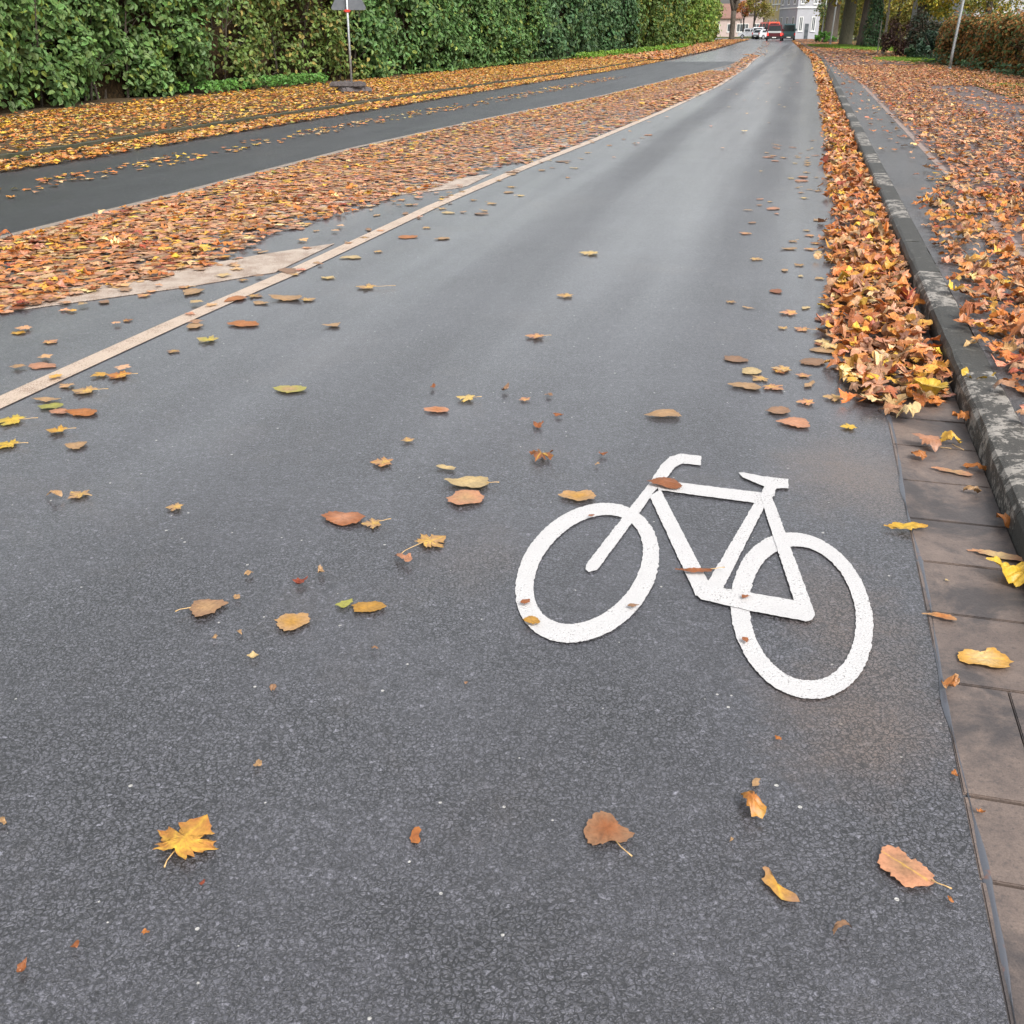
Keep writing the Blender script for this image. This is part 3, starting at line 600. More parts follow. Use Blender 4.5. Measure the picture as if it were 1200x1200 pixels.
for a in [(243, 714, 36, 'oval', 'tan', 'round tan leaf with a stalk, leftmost of the two round leaves', -70, dict(stalk=.5, c2='dull')), (342, 731, 34, 'oval', 'gold', 'round mottled tan leaf, right of the round leaf with a stalk', 80, dict(c2='tan')),
        (404, 711, 31, 'scrap', 'olive', 'greenish leaf touching a small tan oval leaf', 60, dict(c2='olive')), (431, 714, 28, 'oval', 'gold', 'tan oval leaf touching the greenish leaf', 80, dict()),
        (505, 637, 47, 'maple', 'tan', 'tan maple leaf with a long pale stalk, left of the bicycle symbol', -50, dict(stalk=.9, c2='gold')), (402, 610, 36, 'oval', 'pink', 'reddish oval leaf next to a tan maple leaf', 80, dict(c2='rust')),
        (437, 616, 31, 'maple', 'tan', 'small tan maple leaf beside the reddish oval leaf', 100, dict(stalk=.5)), (545, 587, 36, 'oval', 'tan', 'pinkish tan oval leaf, lower of the pair left of the front wheel', 85, dict(c2='pink')),
        (550, 568, 36, 'oval', 'cream', 'pale yellow oval leaf, upper of the pair left of the front wheel', 80, dict(stalk=.4)), (522, 550, 22, 'fold', 'cream', 'small pale yellow leaf above the oval pair', 70, dict()),
        (449, 544, 34, 'maple', 'tan', 'orange-tan folded leaf left of the pair of oval leaves', 90, dict(c2='orange')), (478, 518, 19, 'maple', 'tan', 'small tan leaf above the orange-tan folded leaf', 20, dict()),
        (512, 482, 21, 'oval', 'orange', 'small orange oval leaf below the yellow maple leaf', 80, dict(c2='pink')), (547, 469, 29, 'maple', 'cream', 'yellow maple leaf with thin points in mid road', 80, dict(stalk=.4, c2='yellow')),
        (615, 470, 17, 'maple', 'pink', 'small orange-pink leaf right of the yellow maple leaf', 30, dict()), (339, 458, 27, 'oval', 'tan', 'tan and green leaf alone left of the road centre', 80, dict(c2='olive')),
        (635, 538, 34, 'maple', 'brown', 'crumpled reddish brown maple leaf above the front wheel', 150, dict(c2='rust', curl=.3)), (677, 584, 30, 'oval', 'gold', 'golden oval leaf just above the front wheel', 85, dict(c2='tan')),
        (93, 582, 32, 'maple', 'tan', 'tan maple leaf by the left edge, mid height', 60, dict(stalk=.4)), (206, 597, 26, 'maple', 'tan', 'tan maple leaf right of the one by the left edge', 90, dict()),
        (628, 396, 30, 'maple', 'pink', 'pink maple leaf in the middle of the lane', 85, dict(stalk=.4)), (663, 348, 26, 'maple', 'tan', 'tan maple leaf ahead of the pink maple leaf', 80, dict()), (692, 298, 30, 'maple', 'cream', 'pale maple leaf farther up the middle of the lane', 85, dict()),
        (778, 488, 28, 'oval', 'tan', 'tan oval leaf directly ahead of the handlebar', 88, dict()), (874, 454, 26, 'oval', 'tan', 'tan leaf directly ahead of the saddle', 80, dict()),
        (430, 338, 30, 'maple', 'tan', 'tan maple leaf with a long stalk right of the lane line', 85, dict(stalk=.9)), (390, 383, 28, 'scrap', 'tan', 'pair of joined tan scraps right of the lane line', 20, dict()),
        (244, 400, 32, 'maple', 'olive', 'yellow-green maple leaf right of the lane line', 80, dict(c2='tan')), (285, 381, 27, 'oval', 'orange', 'orange leaf right of the yellow-green maple leaf', 85, dict()),
        (336, 351, 27, 'oval', 'tan', 'tan leaf close to the lane line and the nearest hatching bar', 85, dict()),
        (14, 495, 42, 'maple', 'yellow', 'yellow-green maple leaf at the left edge under the lane line', 90, dict(c2='olive', stalk=.5)), (10, 523, 34, 'maple', 'yellow', 'yellow maple leaf lowest at the left edge under the lane line', 80, dict(stalk=.5)),
        (68, 507, 30, 'maple', 'gold', 'golden maple leaf right of the yellow-green one', 90, dict(stalk=.5)), (90, 524, 20, 'oval', 'tan', 'small tan leaf below right of the golden maple leaf', 90, dict()),
        (100, 460, 38, 'maple', 'tan', 'broad tan maple leaf just below the lane line', 85, dict(stalk=.5)), (97, 485, 26, 'oval', 'orange', 'orange oval leaf under the broad tan maple leaf', 85, dict()), (70, 484, 18, 'oval', 'pink', 'pinkish small oval leaf left of the orange oval leaf', 85, dict()),
        (55, 470, 30, 'narrow', 'tan', 'narrow tan leaf touching the lower side of the lane line', 85, dict()), (60, 478, 20, 'oval', 'olive', 'small olive leaf under the narrow tan leaf', 85, dict()),
        (140, 442, 36, 'maple', 'orange', 'orange maple leaf touching the lane line above the broad tan leaf', 85, dict(stalk=.4))]:
    HL(*a[:6], yaw=a[6], **a[7])
for a in [(780, 567, 28, 'oval', 'rust', 'rust coloured oval leaf lying across the top tube of the bicycle symbol', 88, {}), (816, 670, 28, 'narrow', 'rust', 'narrow brown leaf lying across the down tube of the bicycle symbol', 88, dict(stalk=.6)),
        (616, 706, 18, 'scrap', 'rust', 'crumpled brown scrap on the left side of the front wheel', 40, {}), (623, 728, 16, 'oval', 'gold', 'small golden oval leaf on the lower left of the front wheel', 85, {}),
        (742, 711, 14, 'scrap', 'dull', 'small brown scrap on the right side of the front wheel', 20, {}), (873, 700, 13, 'scrap', 'rust', 'tiny rust scrap where the chain stay crosses the rear wheel', 20, {}),
        (874, 751, 14, 'scrap', 'rust', 'tiny upright rust scrap on the left of the rear wheel', 100, {}), (692, 605, 10, 'scrap', 'rust', 'tiny brown scrap on the top of the front wheel', 10, {})]:
    HL(*a[:6], yaw=a[6], z=.012, group='leaves on the bicycle symbol', **a[7])
for a in [(1112, 521, 32, 'maple', 'gold', 'yellow-orange maple leaf with stalk on the farthest bare gutter slab', 5, dict(c2='yellow', stalk=.6, curl=.3, dense=True)), (1085, 524, 24, 'oval', 'pink', 'pinkish curled leaf left of the yellow-orange maple leaf in the gutter', 60, dict(stalk=.5, curl=.4)),
        (1075, 537, 15, 'oval', 'orange', 'tiny round orange leaf on the gutter seam', 30, dict(curl=.5)), (1118, 554, 32, 'narrow', 'tan', 'narrow tan leaf on the second bare gutter slab', 60, dict(c2='pink')), (1118, 553, 0, '', '', '', 0, {}),
        (1143, 551, 24, 'fold', 'orange', 'orange folded leaf with stalk at the foot of the kerb', 60, dict(stalk=.8, curl=.4)), (1138, 579, 17, 'fold', 'tan', 'small tan folded leaf below the orange folded leaf', 70, dict(curl=.5)),
        (1174, 616, 24, 'fold', 'orange', 'shiny orange crumpled leaf against the dark kerb face', 10, dict(curl=.6)), (1060, 620, 42, 'narrow', 'yellow', 'narrow bright yellow curled leaf across the gutter seam', 85, dict(curl=.12, c2='gold')),
        (1168, 652, 44, 'narrow', 'cream', 'pale leaf with pinkish base near the kerb', 62, dict(c2='pink', stalk=.2)), (1186, 679, 42, 'oval', 'yellow', 'bright yellow double leaf at the right edge by the kerb', 75, dict(c2='yellow', curl=.35, stalk=.3, dense=True)),
        (1105, 725, 32, 'narrow', 'orange', 'pointed orange leaf on the inner edge of the gutter slabs', 65, dict(c2='tan')), (1152, 773, 42, 'notched', 'cream', 'broad pale yellow leaf on the middle of a gutter slab', 80, dict(c2='gold', dense=True)),
        (1112, 808, 30, 'scrap', 'orange', 'crumpled orange-tan leaf on the gutter seam below the pale yellow leaf', 20, dict(curl=.5, c2='tan')), (1158, 868, 0, '', '', '', 0, {})]:
    if a[2]: HL(*a[:6], yaw=a[6], z=.006, group='leaves on the bare gutter slabs', **a[7])
for a in [(1143, 451, 30, 'oval', 'yellow', 'bright yellow leaf at the front of the drift beside the kerb', 20, dict(curl=.5), .07), (1090, 463, 30, 'oval', 'yellow', 'bright yellow leaf on the front of the gutter drift', 10, dict(curl=.5), .07), (1063, 490, 34, 'fold', 'cream', 'pointed pale yellow leaf at the foot of the gutter drift', -40, dict(curl=.4), .02),
        (1126, 492, 17, 'oval', 'orange', 'small round orange leaf between drift and kerb', 30, dict(curl=.6), .03), (1027, 472, 24, 'narrow', 'cream', 'pale cream leaf at the left foot of the gutter drift', 70, dict(curl=.3), .03), (995, 502, 24, 'maple', 'yellow', 'small yellow leaf on the asphalt before the gutter drift', 90, {}, 0),
        (931, 497, 30, 'oval', 'pink', 'pinkish oval leaf directly ahead of the saddle, nearer', 88, {}, 0), (912, 483, 24, 'oval', 'dull', 'dull tan oval leaf left of the pinkish one', 88, {}, 0), (945, 473, 28, 'maple', 'pink', 'pinkish brown leaf in the scatter beside the drift', 88, {}, 0), (977, 468, 30, 'maple', 'tan', 'tan maple leaf in the scatter beside the drift', 80, {}, 0),
        (917, 434, 30, 'maple', 'tan', 'broad tan leaf at the outer edge of the scatter beside the drift', 88, {}, 0), (925, 368, 28, 'maple', 'pink', 'pinkish leaf farther up the scatter beside the drift', 85, {}, 0), (965, 402, 24, 'maple', 'cream', 'cream leaf halfway up the scatter beside the drift', 80, {}, 0), (989, 408, 22, 'narrow', 'cream', 'cream narrow leaf near the drift edge', 80, {}, 0)]:
    if a[2]: HL(*a[:6], yaw=a[6], z=a[8], group='leaves at the gutter drift edge', **a[7])
def auto(n, fa, fb, y0, y1, w, weights, label, group, dens=None, kinds=('maple', 'oval', 'maple', 'maple', 'scrap'), ypow=1.0):
    made = 0; spots = []
    while made < n:
        y = y0 + (y1 - y0) * random.random() ** ypow; u = random.random(); x = float(fa(y) + (fb(y) - fa(y)) * u)
        if dens and random.random() > dens(u): continue
        if any((x - a) ** 2 + (y - b) ** 2 < .012 for a, b in spots): continue
        spots.append((x, y)); kd_ = random.choice(kinds); c = random.choices(list(weights), list(weights.values()))[0]
        leaf(kd_, x, y, random.uniform(*w), random.uniform(0, 6.28), c, label, group=group, z=.004, curl=.03, stalk=.5 if kd_ == 'maple' and random.random() < .3 else None); made += 1
auto(74, lambda y: KERB(y) - 1.35, lambda y: KERB(y) - .6, 4.8, 17, (.07, .14), {'tan': 3, 'pink': 4, 'cream': 1, 'dull': 2, 'rust': 1}, 'flat tan or pinkish leaf on the asphalt between the lane middle and the gutter drift', 'loose leaves beside the gutter drift', lambda u: .12 + u * .9, ypow=1.3)
auto(50, lambda y: LINE(y) + .0, lambda y: LINE(y) + 1.1, 5.2, 18, (.08, .14), {'tan': 5, 'dull': 3, 'orange': 1.5, 'cream': 1}, 'flat wet leaf on the asphalt just right of the cream lane line', 'loose leaves right of the lane line', lambda u: 1.05 - u, ypow=1.1)
auto(40, lambda y: LINE(y) - 1.5, lambda y: LINE(y) - .05, 4.3, 8.2, (.08, .14), {'tan': 3, 'gold': 1.2, 'pink': 4, 'dull': 2, 'rust': 1}, 'flat leaf between the cream lane line and the nearest hatching bar', 'loose leaves left of the lane line', lambda u: .35 + .6 * (1 - u))
auto(30, lambda y: LINE(y) - 1.5, lambda y: LINE(y) + .0, 9, 14, (.08, .14), {'tan': 3, 'gold': 1.2, 'pink': 4, 'dull': 2, 'rust': 1}, 'flat leaf on the bare asphalt between the first two hatching bars', 'loose leaves between the hatching bars')
litter('leaf_litter', 260, lambda y: LINE(y) - 1.5, lambda y: LINE(y) + .5, 4.6, 12, .006, (.07, .13), {'tan': 3, 'pink': 3, 'dull': 3, 'gold': 1}, T_HI, .03, .08, lambda u, x, y: np.clip(1 - u * .9, 0, 1), label='smaller flattened leaves around the near end of the lane line', cat='leaf litter')
mid = lambda y: (VERG(y) + MEDL(y)) / 2 - .25
litter('leaf_litter', 1500, off(mid, -.35), off(mid, .35), 9, 40, .008, (.09, .15), WV, T_MID, .08, .15, lambda u, x, y: .15 + .75 * vnoise(x, y, 1.2) ** 2, label='scattered line of golden leaves down the middle of the dark left lane', cat='leaf litter')
litter('leaf_litter', 300, LINE, off(KERB, -1.0), 12, 45, .004, (.07, .13), {'tan': 3, 'cream': 2, 'pink': 2}, T_MID, .05, .1, lambda u, x, y: .08 + .3 * np.abs(u - .5) ** 1.5, label='sparse pale leaves far up the driving lane', cat='leaf litter')

# ------------------------------------------------------------------ foliage
LF = np.array([(0, 0), (.30, .25), (.27, .65), (0, 1), (-.27, .65), (-.30, .25)])
def foliage(name, P, Nn, size, cols, parent=None, mat=None, **k):
    """a leaf of two folded quads at each point; Nn are leaf normals"""
    n = len(P); Nn = Nn / np.linalg.norm(Nn, axis=1, keepdims=True)
    down = np.stack([RG.normal(0, .7, n), RG.normal(0, .7, n), np.full(n, -.7)], 1)
    D = down - Nn * (down * Nn).sum(1, keepdims=True); D /= np.linalg.norm(D, axis=1, keepdims=True)
    S = np.cross(D, Nn)
    x = LF[:, 0][None, :, None]; y = LF[:, 1][None, :, None]
    fold = np.abs(x) * .35; s = np.asarray(size).reshape(-1, 1, 1)
    V = P[:, None, :] + (S[:, None] * x + D[:, None] * (y - .5) + Nn[:, None] * (fold - .3 * (y - .5) ** 2)) * s
    base = (np.arange(n) * 6)[:, None]
    FC = np.concatenate([base + np.array([[0, 1, 2, 3]]), base + np.array([[0, 3, 4, 5]])], 0)
    o = npmesh(name, V.reshape(-1, 3), FC, mat or M['foliage'], parent, col=np.repeat(cols, 6, axis=0)); tag(o, **k); return o
def gcols(n, base, var=.25, mixc=None, frac=.1):
    c = np.array(base)[None] * RG.uniform(1 - var, 1 + var, (n, 1)) * RG.uniform(.88, 1.12, (n, 3))
    if mixc is not None:
        k = RG.uniform(0, 1, n) < frac; c[k] = np.array(mixc) * RG.uniform(.7, 1.2, (k.sum(), 1))
    return np.clip(c, .005, .8)
def hedge(y0, y1, front, thick, h, nclump, per, size, base, mixc, frac, label, depthv=.5, cat='hedge', side=1, zc=.09, sparse=0, name='hedge', rise=0.0, crad=(.25, .5)):
    cy = (y0 + y1) / 2; cx = float(front(cy)) - side * thick / 2
    root = empty(name, (cx, cy, zc), label=label, cat=cat)
    O = np.array([cx, cy, zc])
    # clumps stand on the lumpy front face, the ends and the top
    cyv = RG.uniform(y0, y1, nclump); hz = RG.uniform(0, 1, nclump) ** .9
    top = RG.uniform(0, 1, nclump) < .14
    z = np.where(top, h + RG.normal(0, .12, nclump), hz * h); z = z * (1 + rise * (cyv - y0) / (y1 - y0))
    bulge = .50 * np.sin(cyv * .9 + z * .8) + .45 * np.sin(cyv * 1.9 - z * 1.6 + 1) + .35 * np.sin(cyv * 3.7 + z * 3.1 + 2) + .2 * np.sin(cyv * 7 - z * 5) - .35 * np.clip(1 - z / .6, 0, 1)
    x = front(cyv) - side * (.45 - depthv * bulge + np.where(top, RG.uniform(0, thick * .8, nclump), np.abs(RG.normal(0, .12, nclump))))
    cr = RG.uniform(crad[0] * .7, crad[1] * 1.15, nclump)
    cc = np.stack([x, cyv, z], 1)
    hole = vnoise(cyv * 1.0, z * 1.8, 2.1, y0 + 4) < .20
    cc = cc[~hole]; cr = cr[~hole]; cyv = cyv[~hole]; z = z[~hole]
    if sparse:
        kp = vnoise(cyv, z * 1.3, 2.2, y0) > sparse; cc, cr = cc[kp], cr[kp]
    m = len(cc); d = RG.normal(0, 1, (m, per, 3)); d[..., 0] += side * .9; d[..., 2] += .5; d[..., 1] -= .35
    d /= np.linalg.norm(d, axis=2, keepdims=True)
    P = cc[:, None] + d * cr[:, None, None] * RG.uniform(.6, 1.05, (m, per, 1)); P = P.reshape(-1, 3)
    nr = d.reshape(-1, 3) + RG.normal(0, .45, (m * per, 3)) + np.array([side * .2, -.1, .5])
    k = P[:, 2] > .03; P, nr = P[k], nr[k]; n = len(P)
    tint = np.repeat(RG.uniform(.75, 1.25, m), per)[k][:, None]
    cols = gcols(n, base, .22, mixc, frac) * tint
    foliage('foliage', P - O + np.array([0, 0, zc]), nr, RG.uniform(size * .7, size * 1.2, n), cols, root)
    # woody inside
    bm = bmesh.new(); ns = int((y1 - y0) * 4)
    for i in range(ns):
        yy_ = y0 + (y1 - y0) * (i + random.random()) / ns; xx = float(front(yy_)) - side * random.uniform(.55, thick * .8)
        hh = h * random.uniform(.7, 1.0); dx, dy = random.gauss(0, .25), random.gauss(0, .3)
        tube(bm, [(xx - cx, yy_ - cy, -.05), (xx - cx + dx * .4 + side * .1, yy_ - cy + dy * .5, hh * .5), (xx - cx + dx + side * .2, yy_ - cy + dy, hh)], [.03, .02, .008], 5)
        for q in range(5):
            z0 = random.uniform(.1, .85) * hh; tube(bm, [(xx - cx + dx * .4, yy_ - cy + dy * .4, z0), (xx - cx + side * random.uniform(.1, .7), yy_ - cy + random.uniform(-.5, .5), z0 + random.uniform(.1, .5))], [.012, .004], 4)
    bmobj('stem', bm, M['bark'], root)
    # added lumpy dark body set well inside, blocks light and stands for inner shade
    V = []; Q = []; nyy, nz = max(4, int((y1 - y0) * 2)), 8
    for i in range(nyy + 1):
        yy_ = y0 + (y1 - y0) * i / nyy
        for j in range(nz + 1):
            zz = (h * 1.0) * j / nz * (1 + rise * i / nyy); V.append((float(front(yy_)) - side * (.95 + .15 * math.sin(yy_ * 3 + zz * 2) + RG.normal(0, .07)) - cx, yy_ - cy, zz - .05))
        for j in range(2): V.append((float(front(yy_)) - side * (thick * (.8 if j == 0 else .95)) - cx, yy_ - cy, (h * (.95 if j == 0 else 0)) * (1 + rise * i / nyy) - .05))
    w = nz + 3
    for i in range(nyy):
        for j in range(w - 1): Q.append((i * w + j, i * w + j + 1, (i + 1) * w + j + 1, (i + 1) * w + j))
    npmesh('shade_core', V, Q, M['core_dark'], root)
    return root
GR = (.085, .155, .045)
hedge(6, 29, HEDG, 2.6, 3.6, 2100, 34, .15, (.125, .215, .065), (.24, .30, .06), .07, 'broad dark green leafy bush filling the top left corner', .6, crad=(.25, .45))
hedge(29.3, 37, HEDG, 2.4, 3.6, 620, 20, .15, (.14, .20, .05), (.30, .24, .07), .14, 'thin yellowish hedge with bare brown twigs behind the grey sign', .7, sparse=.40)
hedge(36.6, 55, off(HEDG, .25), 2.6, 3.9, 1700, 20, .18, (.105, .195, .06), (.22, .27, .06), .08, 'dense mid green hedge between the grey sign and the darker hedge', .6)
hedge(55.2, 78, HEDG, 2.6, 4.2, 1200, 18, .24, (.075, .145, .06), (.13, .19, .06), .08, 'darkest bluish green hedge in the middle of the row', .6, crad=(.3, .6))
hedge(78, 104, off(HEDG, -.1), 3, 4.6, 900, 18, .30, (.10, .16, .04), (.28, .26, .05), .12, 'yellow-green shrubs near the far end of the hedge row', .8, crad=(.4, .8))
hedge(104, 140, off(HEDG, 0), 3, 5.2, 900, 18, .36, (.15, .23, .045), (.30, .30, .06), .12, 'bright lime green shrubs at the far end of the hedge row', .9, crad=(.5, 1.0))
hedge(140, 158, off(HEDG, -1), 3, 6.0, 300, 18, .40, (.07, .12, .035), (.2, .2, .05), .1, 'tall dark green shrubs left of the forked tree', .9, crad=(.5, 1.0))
# low plants at the hedge foot
def ground_plants(y0, y1, f, n, h, size, base, label, w=.8, side=1):
    y = RG.uniform(y0, y1, n); x = f(y) + RG.uniform(-.3, w, n) * side; z = RG.uniform(.06, h, n) + .09
    k = vnoise(x, y, 2.5) > .35; P = np.stack([x, y, z], 1)[k]; m = len(P)
    foliage('ground_cover', P, RG.normal(0, .5, (m, 3)) + np.array([side * .3, -.2, 1]), RG.uniform(size * .7, size * 1.3, m), gcols(m, base, .25), kind='stuff', label=label, cat='ground cover')
ground_plants(27.5, 33.5, HEDG, 1500, .3, .10, (.11, .24, .05), 'fresh green weeds at the foot of the hedge left of the sign', .55)
ground_plants(37, 60, HEDG, 1100, .16, .10, (.11, .2, .05), 'green weeds along the foot of the mid hedge', .5)
ground_plants(60, 100, off(HEDG, .6), 1500, .3, .2, (.14, .26, .03), 'bright weeds along the foot of the far hedge', .9)
# right side: beech hedge turning copper
def beech(y): return KERB(y) + np.interp(y, [4, 36, 50, 60], [6.6, 6.5, 5.2, 5.0])
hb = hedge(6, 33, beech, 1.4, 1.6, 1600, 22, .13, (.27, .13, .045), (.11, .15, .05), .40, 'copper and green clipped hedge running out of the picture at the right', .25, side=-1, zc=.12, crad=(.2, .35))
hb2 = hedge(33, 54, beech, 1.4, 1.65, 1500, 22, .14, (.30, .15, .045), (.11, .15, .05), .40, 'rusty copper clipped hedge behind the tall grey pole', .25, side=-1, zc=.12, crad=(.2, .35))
ground_plants(30, 54, off(beech, .0), 420, .45, .16, (.07, .13, .06), 'green bramble and rhododendron sprigs along the copper hedge foot', .5, side=-1)

def crown_pts(center, rad, n, clumps, crad, hollow=.5):
    c = RG.normal(0, 1, (clumps, 3)); c /= np.linalg.norm(c, axis=1, keepdims=True)
    c = c * RG.uniform(hollow, 1, (clumps, 1)) * np.array(rad) + np.array(center)
    i = RG.integers(0, clumps, n); d = RG.normal(0, 1, (n, 3)); d[:, 2] += .35; d /= np.linalg.norm(d, axis=1, keepdims=True)
    P = c[i] + d * RG.uniform(.3, 1, (n, 1)) * crad * RG.uniform(.6, 1.2, (clumps, 1))[i]
    return P, d + np.array([0, 0, .5]) + RG.normal(0, .4, (n, 3)), RG.uniform(.75, 1.25, (clumps, 1))[i]
def tree(loc, tr, h, cz, rad, n, clumps, crad, size, base, mixc, frac, label, bark='bark', lean=(0, 0), fork=None, group=None, off_=(0, 0), name='tree', z=.12):
    root = empty(name, (loc[0], loc[1], z), label=label, cat='tree', group=group)
    bm = bmesh.new()
    top = Vector((lean[0] * h, lean[1] * h, h))
    if fork:
        tube(bm, [(0, 0, -.1), (0, 0, .25), (0, 0, fork * .6), (0, 0, fork)], [tr * 1.5, tr * 1.05, tr * .92, tr * 1.0], 12)
        for s in (-1, 1):
            tube(bm, [(0, 0, fork - .3), (s * .45, .1 * s, fork + 1.2), (s * 1.1, .2 * s, fork + 3.4), (s * 1.7, .2, h)], [tr * .72, tr * .6, tr * .45, tr * .15], 10)
    else:
        tube(bm, [(0, 0, -.1), (0, 0, .3), (top.x * .4, top.y * .4, h * .45), (top.x * .7, top.y * .7, h * .72), top], [tr * 1.45, tr * 1.05, tr * .85, tr * .6, tr * .15], 12)
    bmobj('trunk', bm, M[bark], root, True)
    bm = bmesh.new()
    for i in range(12):
        a = random.uniform(0, 6.28); z0 = random.uniform(max(h * .35, (fork or 0) * .9), h * .85); r = random.uniform(.6, .95); e = random.uniform(-.1, .5)
        x0, y0 = top.x * z0 / h, top.y * z0 / h
        p1 = Vector((off_[0] + rad[0] * r * math.cos(a), off_[1] + rad[1] * r * math.sin(a), cz + rad[2] * e))
        mid_ = Vector((x0, y0, z0)).lerp(p1, .5) + Vector((0, 0, .2))
        tube(bm, [(x0, y0, z0), mid_, p1], [tr * .28, tr * .16, tr * .05], 6)
    bmobj('limbs', bm, M[bark], root, True)
    P, Nn, ti = crown_pts((off_[0], off_[1], cz), rad, n, clumps, crad)
    foliage('crown', P, Nn, RG.uniform(size * .7, size * 1.2, n), gcols(n, base, .25, mixc, frac) * ti, root)
    return root
OL = (.32, .28, .05)
tree((XA(857, 160), 160), .38, 11, 9.5, (3.5, 3.5, 3), 2600, 60, .9, .38, (.18, .17, .03), (.3, .2, .04), .3, 'dark forked trunk at the far end of the left verge', fork=3.7, z=.09, name='forked_tree')
FT = 'small street trees before the far houses'
tree((XA(870, 196), 196), .13, 5.2, 4.6, (1.7, 1.7, 1.4), 1000, 30, .5, .28, (.42, .14, .05), (.4, .25, .05), .3, 'small round tree with orange-red crown by the far junction', group=FT, z=0)
tree((XA(882, 192), 192), .18, 6.5, 5.2, (2.2, 2.2, 1.4), 1300, 36, .55, .28, (.30, .27, .06), (.4, .25, .05), .2, 'small olive-yellow tree, middle one at the far junction', group=FT, z=0)
tree((XA(893, 204), 204), .12, 5.0, 4.4, (2.0, 2.0, 1.2), 900, 30, .5, .28, (.26, .24, .07), (.4, .3, .08), .2, 'small pale olive tree just left of the red van', group=FT, z=0)
BT = 'big trees along the right footpath'
tree((XA(972, 132), 132), .8, 15, 8.4, (6, 6, 4.5), 4200, 90, 1.2, .42, OL, (.34, .22, .04), .35, 'thick brown trunk farthest back in the row of big trees', 'bark', group=BT)
tree((XA(990, 104), 104), .58, 14, 7.5, (6.5, 6, 4.2), 6500, 130, 1.1, .36, OL, (.36, .25, .04), .35, 'thickest grey-brown trunk in the row, left of two slimmer trunks', 'barkg', group=BT, lean=(.02, 0))
tree((XA(1007, 98), 98), .30, 12, 7.2, (4.5, 4.5, 3.6), 4000, 90, 1.0, .34, (.30, .29, .05), (.42, .3, .05), .3, 'slim dark leaning trunk between the thick trunk and the ivy covered one', 'bark', group=BT, lean=(.06, 0))
ivy = tree((XA(1021, 91), 91), .30, 12, 7.0, (4.5, 4.5, 3.6), 4000, 90, 1.0, .34, (.30, .29, .05), (.42, .3, .05), .3, 'trunk wrapped in dark green ivy beside the pale sapling', 'bark', group=BT)
n = 3200; a = RG.uniform(0, 6.283, n); zz = RG.uniform(0, 5.5, n); rr = np.interp(zz, [0, 1.5, 3, 5.5], [.85, .75, .55, .40]) * RG.uniform(.6, 1.1, n) * (1 + .2 * np.sin(zz * 4 + a * 3))
foliage('ivy', np.stack([rr * np.cos(a), rr * np.sin(a), zz], 1), np.stack([np.cos(a), np.sin(a), .4 + 0 * a], 1) + RG.normal(0, .3, (n, 3)), RG.uniform(.1, .2, n), gcols(n, (.04, .085, .035), .3), ivy)
# young staked tree
sap = tree((XA(1034, 71), 71), .085, 5.5, 5.0, (1.7, 1.7, 1.7), 1300, 40, .5, .2, (.40, .30, .035), (.2, .22, .04), .4, 'young yellow-leaved tree with pale trunk and stake', 'barkp', name='young_tree')
bm = bmesh.new(); tube(bm, [(-.35, 0, -.1), (-.33, 0, 1.9)], .035, 8); bmobj('stake', bm, M['barkp'], sap)
tree((XA(1072, 68), 68), .30, 8, 4.55, (5.2, 3.6, 2.7), 15000, 210, .7, .19, (.46, .36, .05), (.17, .2, .04), .4, 'low spreading maple with a yellow-green crown over the dark bushes', 'bark', off_=(1.6, -1.5), name='maple_tree')
tree((XA(1197, 46), 46), .22, 8, 5.5, (3.4, 3, 2.0), 2600, 60, .8, .2, (.22, .18, .035), (.36, .2, .04), .4, 'dark trunk rising behind the copper hedge at the right edge', 'bark')
tree((XA(1148, 58), 58), .16, 7, 4.2, (3.4, 2.6, 2.2), 2600, 80, .6, .16, (.24, .19, .04), (.13, .16, .04), .4, 'thin reddish trunk with sparse leaves before the grey house', 'bark')
def bush(loc, rad, n, size, base, mixc, frac, label, z=.12, clumps=40, name='bush', cat='bush'):
    root = empty(name, (loc[0], loc[1], z), label=label, cat=cat)
    P, Nn, ti = crown_pts((0, 0, rad[2] * .95), rad, n, clumps, min(rad) * .35, .45); k = P[:, 2] > 0; P, Nn, ti = P[k], Nn[k], ti[k]
    foliage('foliage', P, Nn, RG.uniform(size * .7, size * 1.2, len(P)), gcols(len(P), base, .25, mixc, frac) * ti, root)
    bm = bmesh.new()
    for i in range(9):
        a = random.uniform(0, 6.28); tube(bm, [(0, 0, -.05), (rad[0] * .4 * math.cos(a), rad[1] * .4 * math.sin(a), rad[2]), (rad[0] * .8 * math.cos(a), rad[1] * .8 * math.sin(a), rad[2] * random.uniform(1.2, 1.8))], [.04, .025, .008], 5)
    bmobj('stem', bm, M['bark'], root)
bush((XA(1055, 66), 66), (1.2, 1.2, 1.05), 3000, .14, (.06, .03, .026), (.12, .08, .04), .3, 'dark purple-brown bush behind the pale sapling')
bush((XA(1082, 62), 62), (1.1, 1.1, 1.15), 2600, .15, (.07, .06, .035), (.05, .08, .05), .4, 'dark brown and green bush left of the copper hedge')
bush((XA(1092, 58), 58), (.9, .8, .7), 1600, .2, (.045, .08, .05), None, 0, 'dark evergreen bush touching the end of the copper hedge')
bush((XA(1076, 60), 60), (.9, .6, .35), 900, .22, (.08, .14, .07), None, 0, 'low broad-leaved green shrub at the edge of the grass')
bush((XA(966, 128), 128), (1.6, 1.0, .55), 1500, .2, (.08, .2, .03), None, 0, 'low bright green shrub beside the white lamp post')
BG = 'background trees behind the big trunks'
